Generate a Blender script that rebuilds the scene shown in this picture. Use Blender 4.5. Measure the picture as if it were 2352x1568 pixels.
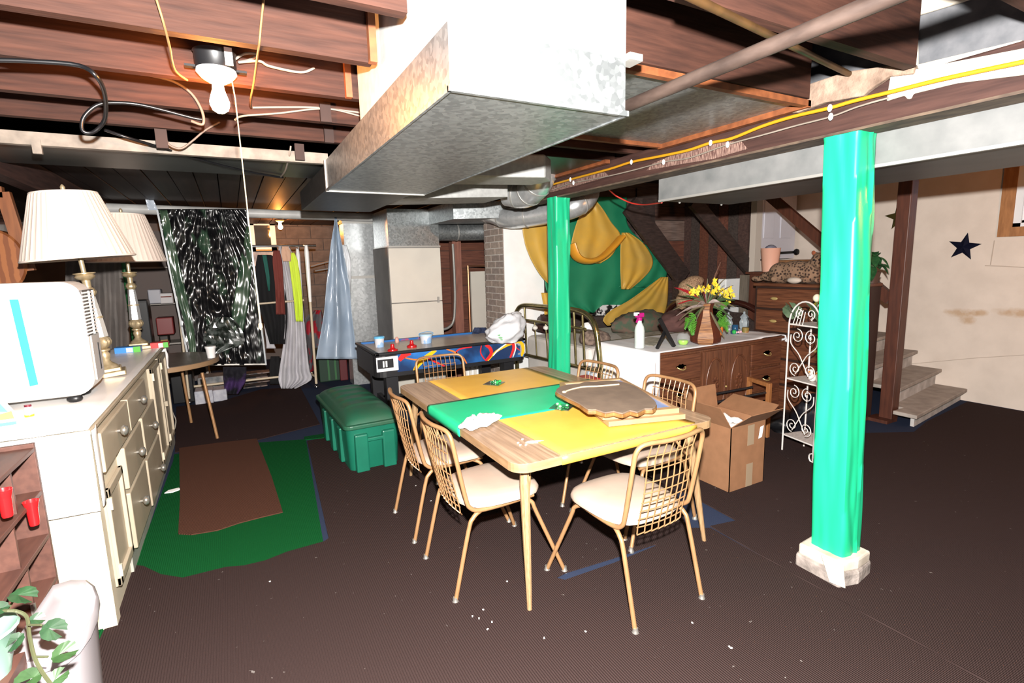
import bpy, bmesh, math, random
from mathutils import Vector, Matrix, noise
R = math.radians
random.seed(7)
for o in list(bpy.data.objects): bpy.data.objects.remove(o)
SC = bpy.context.scene
COL = SC.collection

# ---------------------------------------------------------------- camera
CAMH = 1.55
FPX = 1179.14
def _cam_axes(yaw, pit, rol):
    fwd = Vector((math.sin(yaw)*math.cos(pit), math.cos(yaw)*math.cos(pit), -math.sin(pit)))
    right = Vector((math.cos(yaw), -math.sin(yaw), 0))
    down = fwd.cross(right)
    return right*math.cos(rol)+down*math.sin(rol), down*math.cos(rol)-right*math.sin(rol), fwd
CR, CD, CF = _cam_axes(R(28.3715), R(8.6716), R(1.4815))
cam_d = bpy.data.cameras.new('camera'); cam = bpy.data.objects.new('camera', cam_d); COL.objects.link(cam)
cam_d.sensor_width = 36; cam_d.lens = FPX/2352*36; cam_d.clip_start = .05; cam_d.clip_end = 60
cam.matrix_world = Matrix(((CR.x, -CD.x, -CF.x, 0), (CR.y, -CD.y, -CF.y, 0), (CR.z, -CD.z, -CF.z, CAMH), (0, 0, 0, 1)))
SC.camera = cam
CAMP = Vector((0, 0, CAMH))
def ray(x, y): return CR*((x-1176)/FPX)+CD*((y-784)/FPX)+CF
def PZ(x, y, z): d = ray(x, y); return CAMP+d*((z-CAMH)/d.z)
def PY(x, y, Y): d = ray(x, y); return CAMP+d*(Y/d.y)
def PX(x, y, X): d = ray(x, y); return CAMP+d*(X/d.x)

# ---------------------------------------------------------------- world, exposure, flash
w = bpy.data.worlds.new('world'); SC.world = w; w.use_nodes = True
w.node_tree.nodes['Background'].inputs[0].default_value = (.75, .85, 1, 1)
w.node_tree.nodes['Background'].inputs[1].default_value = 2.2
SC.view_settings.view_transform = 'Standard'; SC.view_settings.look = 'None'
SC.view_settings.exposure = 0.0; SC.view_settings.gamma = 1.0; SC.view_settings.use_curve_mapping = False
fl = bpy.data.lights.new('camera_flash', 'POINT'); fl.energy = 1750; fl.shadow_soft_size = .025; fl.color = (1, .97, .93)
flo = bpy.data.objects.new('camera_flash', fl); COL.objects.link(flo)
flo.location = CAMP+Vector((.04, .02, .21))

# ---------------------------------------------------------------- materials
def lin(c):
    if isinstance(c, str):
        c = [int(c[i:i+2], 16)/255 for i in (0, 2, 4)]
        c = [v/12.92 if v <= .04045 else ((v+.055)/1.055)**2.4 for v in c]
    return (c[0], c[1], c[2], 1)
MATS = {}
def mat(name, c1, c2=None, rough=.6, metal=0., scale=6., stretch=(1, 1, 1), tex='noise', detail=4., bump=0., bscale=None,
        spec=.5, trans=0., alpha=1., emit=None, estr=0., sheen=0., lo=.35, hi=.65, coat=0., rvar=0., speck=None, ior=1.45, distort=0., subsurf=0.):
    if name in MATS: return MATS[name]
    m = bpy.data.materials.new(name); m.use_nodes = True; MATS[name] = m
    nt = m.node_tree; N = nt.nodes; L = nt.links
    b = N['Principled BSDF']
    def S(k, v):
        if k in b.inputs: b.inputs[k].default_value = v
    S('Base Color', lin(c1)); S('Roughness', rough); S('Metallic', metal); S('Specular IOR Level', spec)
    S('Transmission Weight', trans); S('Alpha', alpha); S('Coat Weight', coat); S('IOR', ior); S('Sheen Weight', sheen)
    if emit: S('Emission Color', lin(emit)); S('Emission Strength', estr)
    if c2 or bump or rvar or speck:
        tc = N.new('ShaderNodeTexCoord'); mp = N.new('ShaderNodeMapping'); L.new(tc.outputs['Object'], mp.inputs[0])
        mp.inputs['Scale'].default_value = stretch
    def texn(kind, sc):
        if kind == 'wave':
            t = N.new('ShaderNodeTexWave'); t.inputs['Scale'].default_value = sc; t.inputs['Distortion'].default_value = distort or 4
            t.inputs['Detail'].default_value = detail; t.inputs['Detail Scale'].default_value = 1.5; o = t.outputs['Fac'] if 'Fac' in t.outputs else t.outputs[1]
        elif kind == 'voronoi':
            t = N.new('ShaderNodeTexVoronoi'); t.inputs['Scale'].default_value = sc; o = t.outputs['Color']
        elif kind == 'cells':
            t = N.new('ShaderNodeTexVoronoi'); t.inputs['Scale'].default_value = sc; o = t.outputs['Distance']
        else:
            t = N.new('ShaderNodeTexNoise'); t.inputs['Scale'].default_value = sc; t.inputs['Detail'].default_value = detail
            t.inputs['Distortion'].default_value = distort; o = t.outputs[0]
        L.new(mp.outputs[0], t.inputs['Vector']); return o
    colout = None
    if c2:
        o = texn(tex, scale); r = N.new('ShaderNodeValToRGB'); L.new(o, r.inputs[0])
        r.color_ramp.elements[0].position = lo; r.color_ramp.elements[1].position = hi
        r.color_ramp.elements[0].color = lin(c1); r.color_ramp.elements[1].color = lin(c2)
        colout = r.outputs[0]
    if speck:
        sc_, th, cc = speck
        o = texn('noise', sc_); r = N.new('ShaderNodeValToRGB'); L.new(o, r.inputs[0])
        r.color_ramp.elements[0].position = th; r.color_ramp.elements[1].position = th+.02
        mx = N.new('ShaderNodeMix'); mx.data_type = 'RGBA'; L.new(r.outputs[0], mx.inputs[0])
        if colout: L.new(colout, mx.inputs[6])
        else: mx.inputs[6].default_value = lin(c1)
        mx.inputs[7].default_value = lin(cc); colout = mx.outputs[2]
    if colout: L.new(colout, b.inputs['Base Color'])
    if rvar:
        o = texn('noise', scale*.7); mr = N.new('ShaderNodeMapRange'); L.new(o, mr.inputs[0])
        mr.inputs[3].default_value = max(.02, rough-rvar); mr.inputs[4].default_value = min(1, rough+rvar); L.new(mr.outputs[0], b.inputs['Roughness'])
    if bump:
        o = texn('noise' if tex == 'voronoi' else tex, bscale or scale); bn = N.new('ShaderNodeBump'); bn.inputs['Strength'].default_value = bump
        bn.inputs['Distance'].default_value = .01; L.new(o, bn.inputs['Height']); L.new(bn.outputs[0], b.inputs['Normal'])
    return m

# ---------------------------------------------------------------- mesh builder
class MB:
    def __init__(s): s.v = []; s.f = []
    def add(s, vs, fs):
        n = len(s.v); s.v += [Vector(a) for a in vs]; s.f += [[i+n for i in f] for f in fs]; return s
    def box(s, a, b):
        x0, y0, z0 = a; x1, y1, z1 = b
        return s.add([(x0, y0, z0), (x1, y0, z0), (x1, y1, z0), (x0, y1, z0), (x0, y0, z1), (x1, y0, z1), (x1, y1, z1), (x0, y1, z1)],
                     [(3, 2, 1, 0), (4, 5, 6, 7), (0, 1, 5, 4), (1, 2, 6, 5), (2, 3, 7, 6), (3, 0, 4, 7)])
    def bar(s, p, q, w, h, up=(0, 0, 1), w2=None, h2=None):
        p = Vector(p); q = Vector(q); d = (q-p).normalized(); u = Vector(up)
        sd = d.cross(u)
        if sd.length < 1e-4: sd = d.cross(Vector((1, 0, 0)))
        sd.normalize(); u = sd.cross(d).normalized()
        w2 = w if w2 is None else w2; h2 = h if h2 is None else h2
        vs = []
        for c, ww, hh in ((p, w, h), (q, w2, h2)):
            for i, j in ((-1, -1), (1, -1), (1, 1), (-1, 1)): vs.append(c+sd*(i*ww/2)+u*(j*hh/2))
        return s.add(vs, [(0, 1, 2, 3), (7, 6, 5, 4), (0, 4, 5, 1), (1, 5, 6, 2), (2, 6, 7, 3), (3, 7, 4, 0)])
    def tube(s, pts, r, n=8, closed=False, rs=None, flat=1.):
        pts = [Vector(p) for p in pts]; m = len(pts); prev = None; base = len(s.v)
        for i, p in enumerate(pts):
            if closed: t = (pts[(i+1) % m]-pts[i-1])
            else: t = pts[min(i+1, m-1)]-pts[max(i-1, 0)]
            if t.length < 1e-9: t = Vector((0, 0, 1))
            t.normalize()
            if prev is None:
                a = Vector((0, 0, 1)) if abs(t.z) < .9 else Vector((1, 0, 0)); u = t.cross(a).normalized()
            else:
                u = prev-t*prev.dot(t); u = u.normalized() if u.length > 1e-6 else t.orthogonal().normalized()
            prev = u; v = t.cross(u); rr = rs[i] if rs else r
            for k in range(n):
                a = 2*math.pi*k/n; s.v.append(p+u*(math.cos(a)*rr)+v*(math.sin(a)*rr*flat))
        for i in range(m if closed else m-1):
            for k in range(n):
                a = base+i*n+k; b = base+i*n+(k+1) % n; c = base+((i+1) % m)*n+(k+1) % n; d = base+((i+1) % m)*n+k
                s.f.append([a, b, c, d])
        if not closed:
            s.f.append([base+k for k in range(n)][::-1]); s.f.append([base+(m-1)*n+k for k in range(n)])
        return s
    def lathe(s, prof, n=20, c=(0, 0, 0), sx=1, sy=1, cap=True, ribs=0, ramp=0., axis=None):
        base = len(s.v); c = Vector(c)
        for r, z in prof:
            for k in range(n):
                a = 2*math.pi*k/n; rr = r*(1+(ramp*math.cos(ribs*a) if ribs else 0))
                p = Vector((math.cos(a)*rr*sx, math.sin(a)*rr*sy, z))
                s.v.append(c+(axis @ p if axis else p))
        for i in range(len(prof)-1):
            for k in range(n):
                s.f.append([base+i*n+k, base+i*n+(k+1) % n, base+(i+1)*n+(k+1) % n, base+(i+1)*n+k])
        if cap:
            s.f.append([base+k for k in range(n)][::-1]); e = base+(len(prof)-1)*n; s.f.append([e+k for k in range(n)])
        return s
    def prism(s, poly, z0, z1, m=None):
        n = len(poly); vs = [Vector((p[0], p[1], z0)) for p in poly]+[Vector((p[0], p[1], z1)) for p in poly]
        if m: vs = [m @ v for v in vs]
        return s.add(vs, [list(range(n))[::-1], [n+i for i in range(n)]]+[[i, (i+1) % n, n+(i+1) % n, n+i] for i in range(n)])
    def poly3(s, pts, nrm, t):
        nrm = Vector(nrm).normalized()*t; n = len(pts); vs = [Vector(p) for p in pts]+[Vector(p)+nrm for p in pts]
        return s.add(vs, [list(range(n))[::-1], [n+i for i in range(n)]]+[[i, (i+1) % n, n+(i+1) % n, n+i] for i in range(n)])
    def grid(s, fn, nu, nv, t=0.):
        base = len(s.v)
        for j in range(nv+1):
            for i in range(nu+1): s.v.append(Vector(fn(i/nu, j/nv)))
        for j in range(nv):
            for i in range(nu):
                a = base+j*(nu+1)+i; s.f.append([a, a+1, a+nu+2, a+nu+1])
        return s
    def sph(s, c, r, n=12, m=8, sc=(1, 1, 1)):
        prof = [(math.sin(math.pi*i/m)*r+1e-5, -math.cos(math.pi*i/m)*r) for i in range(m+1)]
        base = len(s.v); s.lathe(prof, n, (0, 0, 0))
        for i in range(base, len(s.v)): v = s.v[i]; s.v[i] = Vector((v.x*sc[0], v.y*sc[1], v.z*sc[2]))+Vector(c)
        return s
    def xf(s, m, start=0):
        for i in range(start, len(s.v)): s.v[i] = m @ s.v[i]
        return s
    def build(s, name, material, parent=None, smooth=False, bevel=0., loc=None, solid=0., subd=0, auto=None):
        me = bpy.data.meshes.new(name); me.from_pydata([tuple(v) for v in s.v], [], s.f); me.validate()
        bm = bmesh.new(); bm.from_mesh(me); bmesh.ops.recalc_face_normals(bm, faces=bm.faces); bm.to_mesh(me); bm.free()
        o = bpy.data.objects.new(name, me); COL.objects.link(o)
        if isinstance(material, (list, tuple)):
            for q in material: me.materials.append(q)
        else: me.materials.append(material)
        if parent: o.parent = parent
        if loc is not None: o.location = loc
        if smooth or auto:
            for p in me.polygons: p.use_smooth = True
            me.set_sharp_from_angle(angle=R(auto or 40))
        if solid:
            md = o.modifiers.new('solid', 'SOLIDIFY'); md.thickness = solid; md.offset = 0
        if bevel:
            md = o.modifiers.new('bevel', 'BEVEL'); md.width = bevel; md.segments = 2; md.limit_method = 'ANGLE'; md.angle_limit = R(40)
        if subd:
            md = o.modifiers.new('sub', 'SUBSURF'); md.levels = subd; md.render_levels = subd
        return o
def tag(o, label, cat, group=None, kind=None):
    o['label'] = label; o['category'] = cat
    if group: o['group'] = group
    if kind: o['kind'] = kind
    return o
def thing(name, label, cat, loc=(0, 0, 0), rz=0., group=None, tilt=None):
    o = bpy.data.objects.new(name, None); COL.objects.link(o); o.location = loc
    o.rotation_euler = tilt if tilt else (0, 0, rz); o.empty_display_size = .05
    return tag(o, label, cat, group)
def struct(name, mb, m, **k):
    o = mb.build(name, m, **k)
    if not k.get('parent'): o['kind'] = 'structure'
    return o
def dup(root, loc, rz, label=None, group=None):
    r = root.copy(); COL.objects.link(r); r.location = loc; r.rotation_euler = (0, 0, rz)
    if label: r['label'] = label
    if group: r['group'] = group
    for ch in list(root.children):
        c = ch.copy(); COL.objects.link(c); c.parent = r
        for g in ch.children:
            d = g.copy(); COL.objects.link(d); d.parent = c
    return r
def catmull(pts, n=8, closed=False):
    pts = [Vector(p) for p in pts]; out = []; m = len(pts)
    for i in range(m if closed else m-1):
        if closed: p0, p1, p2, p3 = pts[i-1], pts[i], pts[(i+1) % m], pts[(i+2) % m]
        else: p0, p1, p2, p3 = pts[max(i-1, 0)], pts[i], pts[i+1], pts[min(i+2, m-1)]
        for k in range(n):
            t = k/n
            out.append(.5*((2*p1)+(p2-p0)*t+(2*p0-5*p1+4*p2-p3)*t*t+(3*p1-p0-3*p2+p3)*t**3))
    if not closed: out.append(pts[-1])
    return out
def rrect(x0, y0, x1, y1, r, n=5):
    out = []
    for cx, cy, a0 in ((x1-r, y1-r, 0), (x0+r, y1-r, 90), (x0+r, y0+r, 180), (x1-r, y0+r, 270)):
        for k in range(n+1): a = R(a0+90*k/n); out.append((cx+r*math.cos(a), cy+r*math.sin(a)))
    return out
def text(name, body, size, m, parent, loc, rot, ext=.001, shear=0.):
    cu = bpy.data.curves.new(name, 'FONT'); cu.body = body; cu.size = size; cu.extrude = ext; cu.align_x = 'CENTER'; cu.align_y = 'CENTER'; cu.shear = shear
    o = bpy.data.objects.new(name, cu); COL.objects.link(o); dg = bpy.context.evaluated_depsgraph_get()
    me = bpy.data.meshes.new_from_object(o.evaluated_get(dg)); bpy.data.objects.remove(o)
    q = bpy.data.objects.new(name, me); COL.objects.link(q); me.materials.clear(); me.materials.append(m)
    q.parent = parent; q.location = loc; q.rotation_euler = rot; return q
# ================================================================ SETTING
ZJ = 2.263; ZS = 2.58; XW = 6.66
joist_m = mat('joist_wood', (.058, .0225, .0145), (.026, .0105, .0075), rough=.75, scale=3.5, stretch=(1.2, 14, 14), lo=.3, hi=.7, bump=.25, spec=.25)
beam_m = mat('beam_wood', (.060, .028, .022), (.028, .013, .011), rough=.75, scale=4, stretch=(12, 1.0, 12), lo=.3, hi=.7, bump=.3, spec=.25)
lath_m = mat('lath_orange', (.20, .062, .020), (.12, .036, .012), rough=.6, scale=5, stretch=(4, 4, 4))
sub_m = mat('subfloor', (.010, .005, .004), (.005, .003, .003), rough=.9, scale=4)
base_m = mat('blue_carpet', (.030, .040, .075), (.020, .027, .052), rough=.95, scale=260, spec=.1, bump=.3)
wallp_m = mat('back_wall', (.10, .085, .075), (.06, .05, .045), rough=.85, scale=2.5)
# floor slab under the carpets
struct('floor', MB().box((-3, -1.6, -.08), (XW, 9.8, 0)), base_m)
# ceiling with joists as its parts
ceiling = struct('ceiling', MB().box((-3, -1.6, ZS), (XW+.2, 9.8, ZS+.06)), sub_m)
def joist(x0, x1, y, z0=ZJ, z1=ZS, t=.042): return MB().box((x0, y, z0), (x1, y+t, z1)).build('joist', joist_m, ceiling)
jy = [-.55, -.13, .28, .69, 1.11, 1.53, 1.94, 2.36, 2.78, 3.2]
for y in jy:
    xe = 2.41 if 1.0 < y < 1.6 else 2.66
    if 1.4 < y < 2.2: joist(-3, .515, y); joist(1.16, xe, y)
    else: joist(-3, xe, y)
for y in (3.62, 4.04): joist(1.3, 2.66, y)
for y in [.28, .69, 1.11, 1.53, 1.94, 2.36, 2.78, 3.2, 3.62, 4.04, 4.46]: joist(2.72, 3.2, y+.05)
# nailed blocks where the cut joists meet the duct
for y in (1.94, 2.36):
    MB().box((.50, y-.03, ZJ-.005), (.525, y, ZS-.02)).build('block', lath_m, ceiling)
for x in (.30, .36):
    pass
bracket_m = mat('dark_bracket', (.02, .008, .006), (.03, .012, .008), rough=.7, scale=8)
for px_, py_, Y in ((747, 262, 2.78), (755, 312, 3.2), (688, 352, 3.33), (372, 322, 3.2)):
    p = PY(px_, py_, Y-.012); MB().box((p.x-.025, Y-.03, p.z-.04), (p.x+.025, Y, p.z+.05)).build('block', bracket_m, ceiling)
# far boarded ceiling: planks running away, and a grey sheet soffit before it
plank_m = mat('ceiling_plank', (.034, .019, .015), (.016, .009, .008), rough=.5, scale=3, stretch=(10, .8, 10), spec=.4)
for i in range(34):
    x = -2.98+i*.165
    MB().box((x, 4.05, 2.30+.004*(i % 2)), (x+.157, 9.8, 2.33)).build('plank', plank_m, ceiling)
soffit_m = mat('soffit_grey', (.055, .06, .058), (.04, .043, .042), rough=.4, scale=3, metal=.3)
MB().box((-1.6, 3.37, 2.19), (.60, 4.05, 2.215)).build('soffit_panel', soffit_m, ceiling)
wpaint_m = mat('white_paint', (.23, .195, .16), (.13, .11, .09), rough=.6, scale=12)
MB().box((-1.9, 3.33, 2.165), (.58, 3.37, 2.225)).build('painted_batten', wpaint_m, ceiling)
MB().box((-.77, 3.325, 2.125), (-.735, 3.345, 2.19)).build('painted_tab', wpaint_m, ceiling)
# left side beam running away
lb = MB().box((-1.17, 3.6, 2.12), (-1.08, 9.7, 2.30)).build('side_beam', beam_m)
tag(lb, 'dark brown timber running away above the lamps', 'beam'); lb['kind'] = 'structure'
# carrying beam
bm_ = MB()
for k in range(14):
    y0 = -.6+k*.36; y1 = y0+.36
    j = lambda: random.uniform(-.004, .004)
bm_.box((2.47, -.9, 2.095), (2.612, 4.6, ZJ))
beam = bm_.build('support_beam', beam_m, bevel=.008); beam['kind'] = 'structure'
tag(beam, 'dark brown carrying beam resting on the green wrapped posts', 'beam')
MB().box((2.462, -.9, 2.085), (2.617, 4.6, 2.096)).build('bottom_edge', mat('beam_edge', (.11, .075, .05), (.04, .025, .018), rough=.8, scale=9, stretch=(3, 1, 3)), beam)
# pale worn patches of plaster on the beam
plaster_m = mat('plaster', (.30, .215, .16), (.11, .07, .05), rough=.95, scale=14, bump=.8, bscale=40, lo=.3, hi=.75)
white_m = mat('white_caulk', (.55, .50, .42), (.36, .31, .25), rough=.8, scale=10, bump=.3)
grey_board_m = mat('grey_board', (.12, .12, .128), (.075, .078, .086), rough=.8, scale=18, lo=.3, hi=.7, bump=.1)
def lump(pts, X, t, m, name, par):
    n = len(pts); mb = MB(); mb.poly3([(X, a, b) for a, b in pts], (-1, 0, 0), t); o = mb.build(name, m, par, bevel=.006); return o
def pxyz(lst, X): return [(PX(a, b, X).y, PX(a, b, X).z) for a, b in lst]
blk = thing('plastered_blocking', 'grey boards with crumbly tan plaster filling between joists above the beam', 'blocking')
blk['kind'] = 'structure'
MB().box((2.60, .32, ZJ-.02), (2.64, 1.20, ZS)).build('grey_board', grey_board_m, blk)
MB().box((2.60, 1.25, ZJ-.02), (2.64, 1.85, ZS)).build('grey_board', grey_board_m, blk)
lump(pxyz([(2066, 20), (2110, 40), (2112, 158), (2068, 165)], 2.595), 2.595, .02, white_m, 'white_mortar', blk)
lump(pxyz([(2062, 18), (2080, 0), (2250, -30), (2260, -8), (2110, 38)], 2.594), 2.594, .02, white_m, 'white_mortar', blk)
lump(pxyz([(2108, 150), (2352, 92), (2360, 130), (2120, 170)], 2.592), 2.592, .02, white_m, 'white_mortar', blk)
lump(pxyz([(1803, 120), (1836, 118), (1838, 245), (1815, 245), (1803, 222)], 2.45), 2.45, .02, white_m, 'white_mortar', blk)
lump(pxyz([(1810, 232), (1850, 200), (1925, 175), (1960, 165), (2070, 150), (2110, 150), (2105, 172), (2050, 178), (2010, 205), (1990, 222), (1900, 238), (1840, 260), (1808, 262)], 2.47), 2.47, .03, plaster_m, 'tan_plaster', blk)
lump(pxyz([(2048, 172), (2112, 158), (2360, 110), (2360, 172), (2200, 192), (2100, 216), (2095, 228), (2085, 228), (2080, 220), (2038, 233)], 2.468), 2.468, .012, white_m, 'white_mortar', blk)
scr_m = mat('scraped_wood', (.24, .15, .12), (.07, .03, .025), rough=.9, scale=26, stretch=(1, 6, 1), lo=.4, hi=.6)
lump(pxyz([(1485, 392), (1500, 375), (1560, 350), (1640, 325), (1705, 325), (1718, 342), (1640, 365), (1560, 378)], 2.469), 2.469, .006, scr_m, 'scraped_patch', blk)
lump(pxyz([(1262, 432), (1300, 415), (1390, 395), (1400, 405), (1330, 425), (1265, 442)], 2.469), 2.469, .006, scr_m, 'scraped_patch', blk)

# walls
def wallmat():
    m = mat('star_wall', (.66, .575, .50), (.60, .52, .45), rough=.85, scale=5, bump=.12, bscale=55)
    nt = m.node_tree; N = nt.nodes; L = nt.links; b = N['Principled BSDF']
    old = b.inputs['Base Color'].links[0].from_socket; tc = N.new('ShaderNodeTexCoord')
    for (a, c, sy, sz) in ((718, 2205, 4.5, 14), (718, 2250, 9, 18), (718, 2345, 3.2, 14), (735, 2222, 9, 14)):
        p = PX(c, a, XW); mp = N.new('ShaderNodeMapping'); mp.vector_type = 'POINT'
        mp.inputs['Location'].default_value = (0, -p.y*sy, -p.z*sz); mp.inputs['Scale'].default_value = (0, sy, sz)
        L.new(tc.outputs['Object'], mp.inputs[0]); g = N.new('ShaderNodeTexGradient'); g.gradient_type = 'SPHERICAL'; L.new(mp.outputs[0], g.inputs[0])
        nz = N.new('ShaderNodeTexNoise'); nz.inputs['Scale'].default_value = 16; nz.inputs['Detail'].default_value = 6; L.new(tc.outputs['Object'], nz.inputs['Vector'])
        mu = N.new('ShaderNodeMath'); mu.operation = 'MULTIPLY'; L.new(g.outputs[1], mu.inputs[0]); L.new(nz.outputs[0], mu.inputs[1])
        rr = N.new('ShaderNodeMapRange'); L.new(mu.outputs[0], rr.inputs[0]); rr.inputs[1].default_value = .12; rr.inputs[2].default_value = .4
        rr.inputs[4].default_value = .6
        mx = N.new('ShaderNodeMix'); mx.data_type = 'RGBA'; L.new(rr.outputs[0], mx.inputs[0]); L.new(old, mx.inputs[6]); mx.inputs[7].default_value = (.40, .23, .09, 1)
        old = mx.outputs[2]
    L.new(old, b.inputs['Base Color']); return m
swm = wallmat()
WY0, WY1, WZ0, WZ1 = 1.15, 2.13, 1.77, 2.33
wr = MB()
wr.box((XW, -1.6, 0), (XW+.2, 9.8, WZ0)); wr.box((XW, -1.6, WZ1), (XW+.2, 9.8, ZS)); wr.box((XW, -1.6, WZ0), (XW+.2, WY0, WZ1)); wr.box((XW, WY1, WZ0), (XW+.2, 9.8, WZ1))
wall_right = struct('wall_right', wr, swm)
crack_m = mat('mortar_line', (.42, .35, .29), rough=.9)
def strip_on_wall(pts, w=.006):
    mb = MB(); pts = [PX(a, b, XW) for a, b in pts]
    for p, q in zip(pts[:-1], pts[1:]): mb.bar((XW+.001, p.y, p.z), (XW+.001, q.y, q.z), .006, w)
    return mb.build('mortar_joint', crack_m, wall_right)
strip_on_wall([(2284, 552), (2275, 608)], .008); strip_on_wall([(2262, 610), (2300, 611), (2352, 614)], .008)
strip_on_wall([(2060, 838), (2120, 833), (2240, 822), (2352, 815)], .006)
for (w_, lab) in (((-3, -1.6, -3.1, 9.8), 'wall_left'),):
    struct('wall_left', MB().box((-3.1, -1.6, 0), (-3, 9.8, ZS)), wallp_m)
struct('wall_back', MB().box((-3, 9.8, 0), (XW, 9.9, ZS)), mat('block_wall', (.16, .13, .115), (.11, .09, .08), rough=.9, scale=3))
struct('wall_front', MB().box((-3, -1.7, 0), (XW, -1.6, ZS)), wallp_m)
# concrete blocks of the far wall, seen through the clothes rack
wb = bpy.data.objects['wall_back']
blockm = mat('cinder_block', (.19, .155, .135), (.14, .115, .10), rough=.95, scale=9, bump=.3, bscale=60)
bme = None
for r_ in range(10):
    for c_ in range(8):
        x = .1+c_*.405+(.2 if r_ % 2 else 0); z = .45+r_*.203
        if bme is None:
            o = MB().box((0, 0, 0), (.395, .03, .193)).build('concrete_block', blockm, wb, bevel=.004); bme = o.data; o.location = (x, 9.775, z)
        else:
            o = bpy.data.objects.new('concrete_block', bme); COL.objects.link(o); o.parent = wb; o.location = (x, 9.775, z)
# window in the right wall
pine_m = mat('pine_frame', (.36, .16, .055), (.26, .11, .035), rough=.55, scale=6, stretch=(6, 6, 1.2))
vinyl_m = mat('white_vinyl', (.72, .74, .76), rough=.35)
win = struct('window_1', MB().box((XW+.06, WY0, WZ0), (XW+.10, WY0+.04, WZ1)), vinyl_m)
fr = MB(); fr.box((XW-.02, WY1-.005, WZ0-.09), (XW+.05, WY1+.10, WZ1+.1)); fr.build('wood_casing', pine_m, win)
MB().box((XW-.03, WY0-.1, WZ0-.09), (XW+.12, WY1, WZ0)).build('wood_sill', pine_m, win)
f = MB(); f.box((XW-.008, WY1-.06, WZ0-.005), (XW+.12, WY1, WZ1)); f.box((XW-.008, WY0, WZ0-.005), (XW+.12, WY1, WZ0+.035)); f.box((XW+.02, WY1-.09, WZ0+.03), (XW+.09, WY1-.055, WZ1)); f.box((XW+.02, WY0, WZ0+.03), (XW+.09, WY1-.055, WZ0+.06))
f.build('window_frame', vinyl_m, win)
glass_m = mat('window_glass', (.9, .95, .97), rough=.02, trans=1., ior=1.2)
MB().box((XW+.065, WY0, WZ0+.05), (XW+.072, WY1-.05, WZ1)).build('pane', glass_m, win)
# outside: grass bank and pale sky come from the world; a light well wall
struct('wall_outside', MB().box((XW+2.6, -3, -.2), (XW+2.7, 5, 2.05)), mat('outside_bank', (.40, .46, .52), (.25, .33, .30), rough=.9, scale=3))

# ---- carpets
def carpet_m(name, c1, c2, rib):
    m = mat(name, c1, c2, rough=1., scale=420, spec=.05, lo=.3, hi=.7, speck=(38, .735, (.16, .14, .13)) if 'brown' in name else None)
    nt = m.node_tree; N = nt.nodes; L = nt.links; b = N['Principled BSDF']
    tc = N.new('ShaderNodeTexCoord'); mp = N.new('ShaderNodeMapping'); L.new(tc.outputs['Object'], mp.inputs[0]); mp.inputs['Rotation'].default_value = (0, 0, R(rib))
    wv = N.new('ShaderNodeTexWave'); wv.inputs['Scale'].default_value = 32; wv.inputs['Distortion'].default_value = .4; L.new(mp.outputs[0], wv.inputs['Vector'])
    bn = N.new('ShaderNodeBump'); bn.inputs['Strength'].default_value = .6; bn.inputs['Distance'].default_value = .006
    L.new(wv.outputs[1] if len(wv.outputs) > 1 else wv.outputs[0], bn.inputs['Height']); L.new(bn.outputs[0], b.inputs['Normal']); return m
cb1 = carpet_m('carpet_brown_a', (.042, .0265, .0245), (.027, .017, .016), 0)
cb2 = carpet_m('carpet_brown_b', (.038, .0225, .0212), (.024, .0142, .0138), 90)
cbr = carpet_m('carpet_rug_tan', (.085, .038, .025), (.062, .027, .018), 90)
cgr = carpet_m('carpet_green', (.006, .085, .022), (.004, .055, .014), 0)
def carpet(label, pts, z, m, cat='carpet', t=.006):
    o = MB().prism([(p[0], p[1]) for p in pts], z, z+t).build('carpet_piece', m); return tag(o, label, cat, 'loose carpet pieces on the basement floor')
g = lambda *l: [PZ(a, b, 0) for a, b in l]
Lc = g((0, 1900), (205, 1568), (245, 1440), (300, 1300), (330, 1303), (370, 1322), (420, 1330), (460, 1320), (520, 1305), (560, 1302), (610, 1290), (660, 1270), (745, 1246))
mid = [(p.x, p.y) for p in Lc[1:]]
carpet('dark brown ribbed carpet under the near end of the dining table', [(-.75, .2), (-.66, 2.3)]+[(p.x, p.y) for p in Lc[2:]]+[(.36, 2.95), (1.1, 2.6), (1.27, 1.965), (1.30, 1.925), (1.6, 1.915), (1.92, 1.925), (2.18, 1.975), (2.30, 1.9), (2.255, .4), (2.24, -1.5), (-.75, -1.5)], .004, cb1)
carpet('dark brown carpet strip between the green tote and the hockey table', [(.36, 3.02), (.47, 4.82), (1.0, 4.82), (2.4, 4.6), (2.52, 3.0), (2.50, 2.36), (2.22, 2.02), (2.14, 1.9), (1.93, 1.9), (1.90, 1.94), (1.6, 1.955), (1.34, 1.975), (1.24, 1.96), (1.0, 2.3), (.34, 2.6)], .003, cb1)
carpet('dark brown carpet running to the stairs and white wall', [(2.318, 1.92), (2.50, 1.885), (2.53, 2.30), (2.49, 2.5), (2.51, 4.4), (4.55, 4.4), (4.6, 2.4), (5.1, 2.12), (5.5, 2.2), (6.6, 2.3), (6.6, -1.4), (2.25, -1.4), (2.265, .4), (2.285, 1.25)], .003, cb1)
carpet('bright green carpet beside the cream cabinet', [(p.x, p.y) for p in g((308, 1310), (330, 1350), (420, 1345), (745, 1260), (703, 1010), (590, 1018), (400, 1045), (398, 1060))], .0015, cgr)
carpet('green carpet strip under the corner of the tote', [(p.x, p.y) for p in g((700, 1012), (760, 1005), (760, 995), (698, 1005))], .0045, cgr)
carpet('green carpet under the near cabinet corner', [(-1.3, 1.6), (-.6, 1.6), (-.55, 2.2), (-.56, 3.25), (-1.3, 3.25)], .001, cgr)
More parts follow.
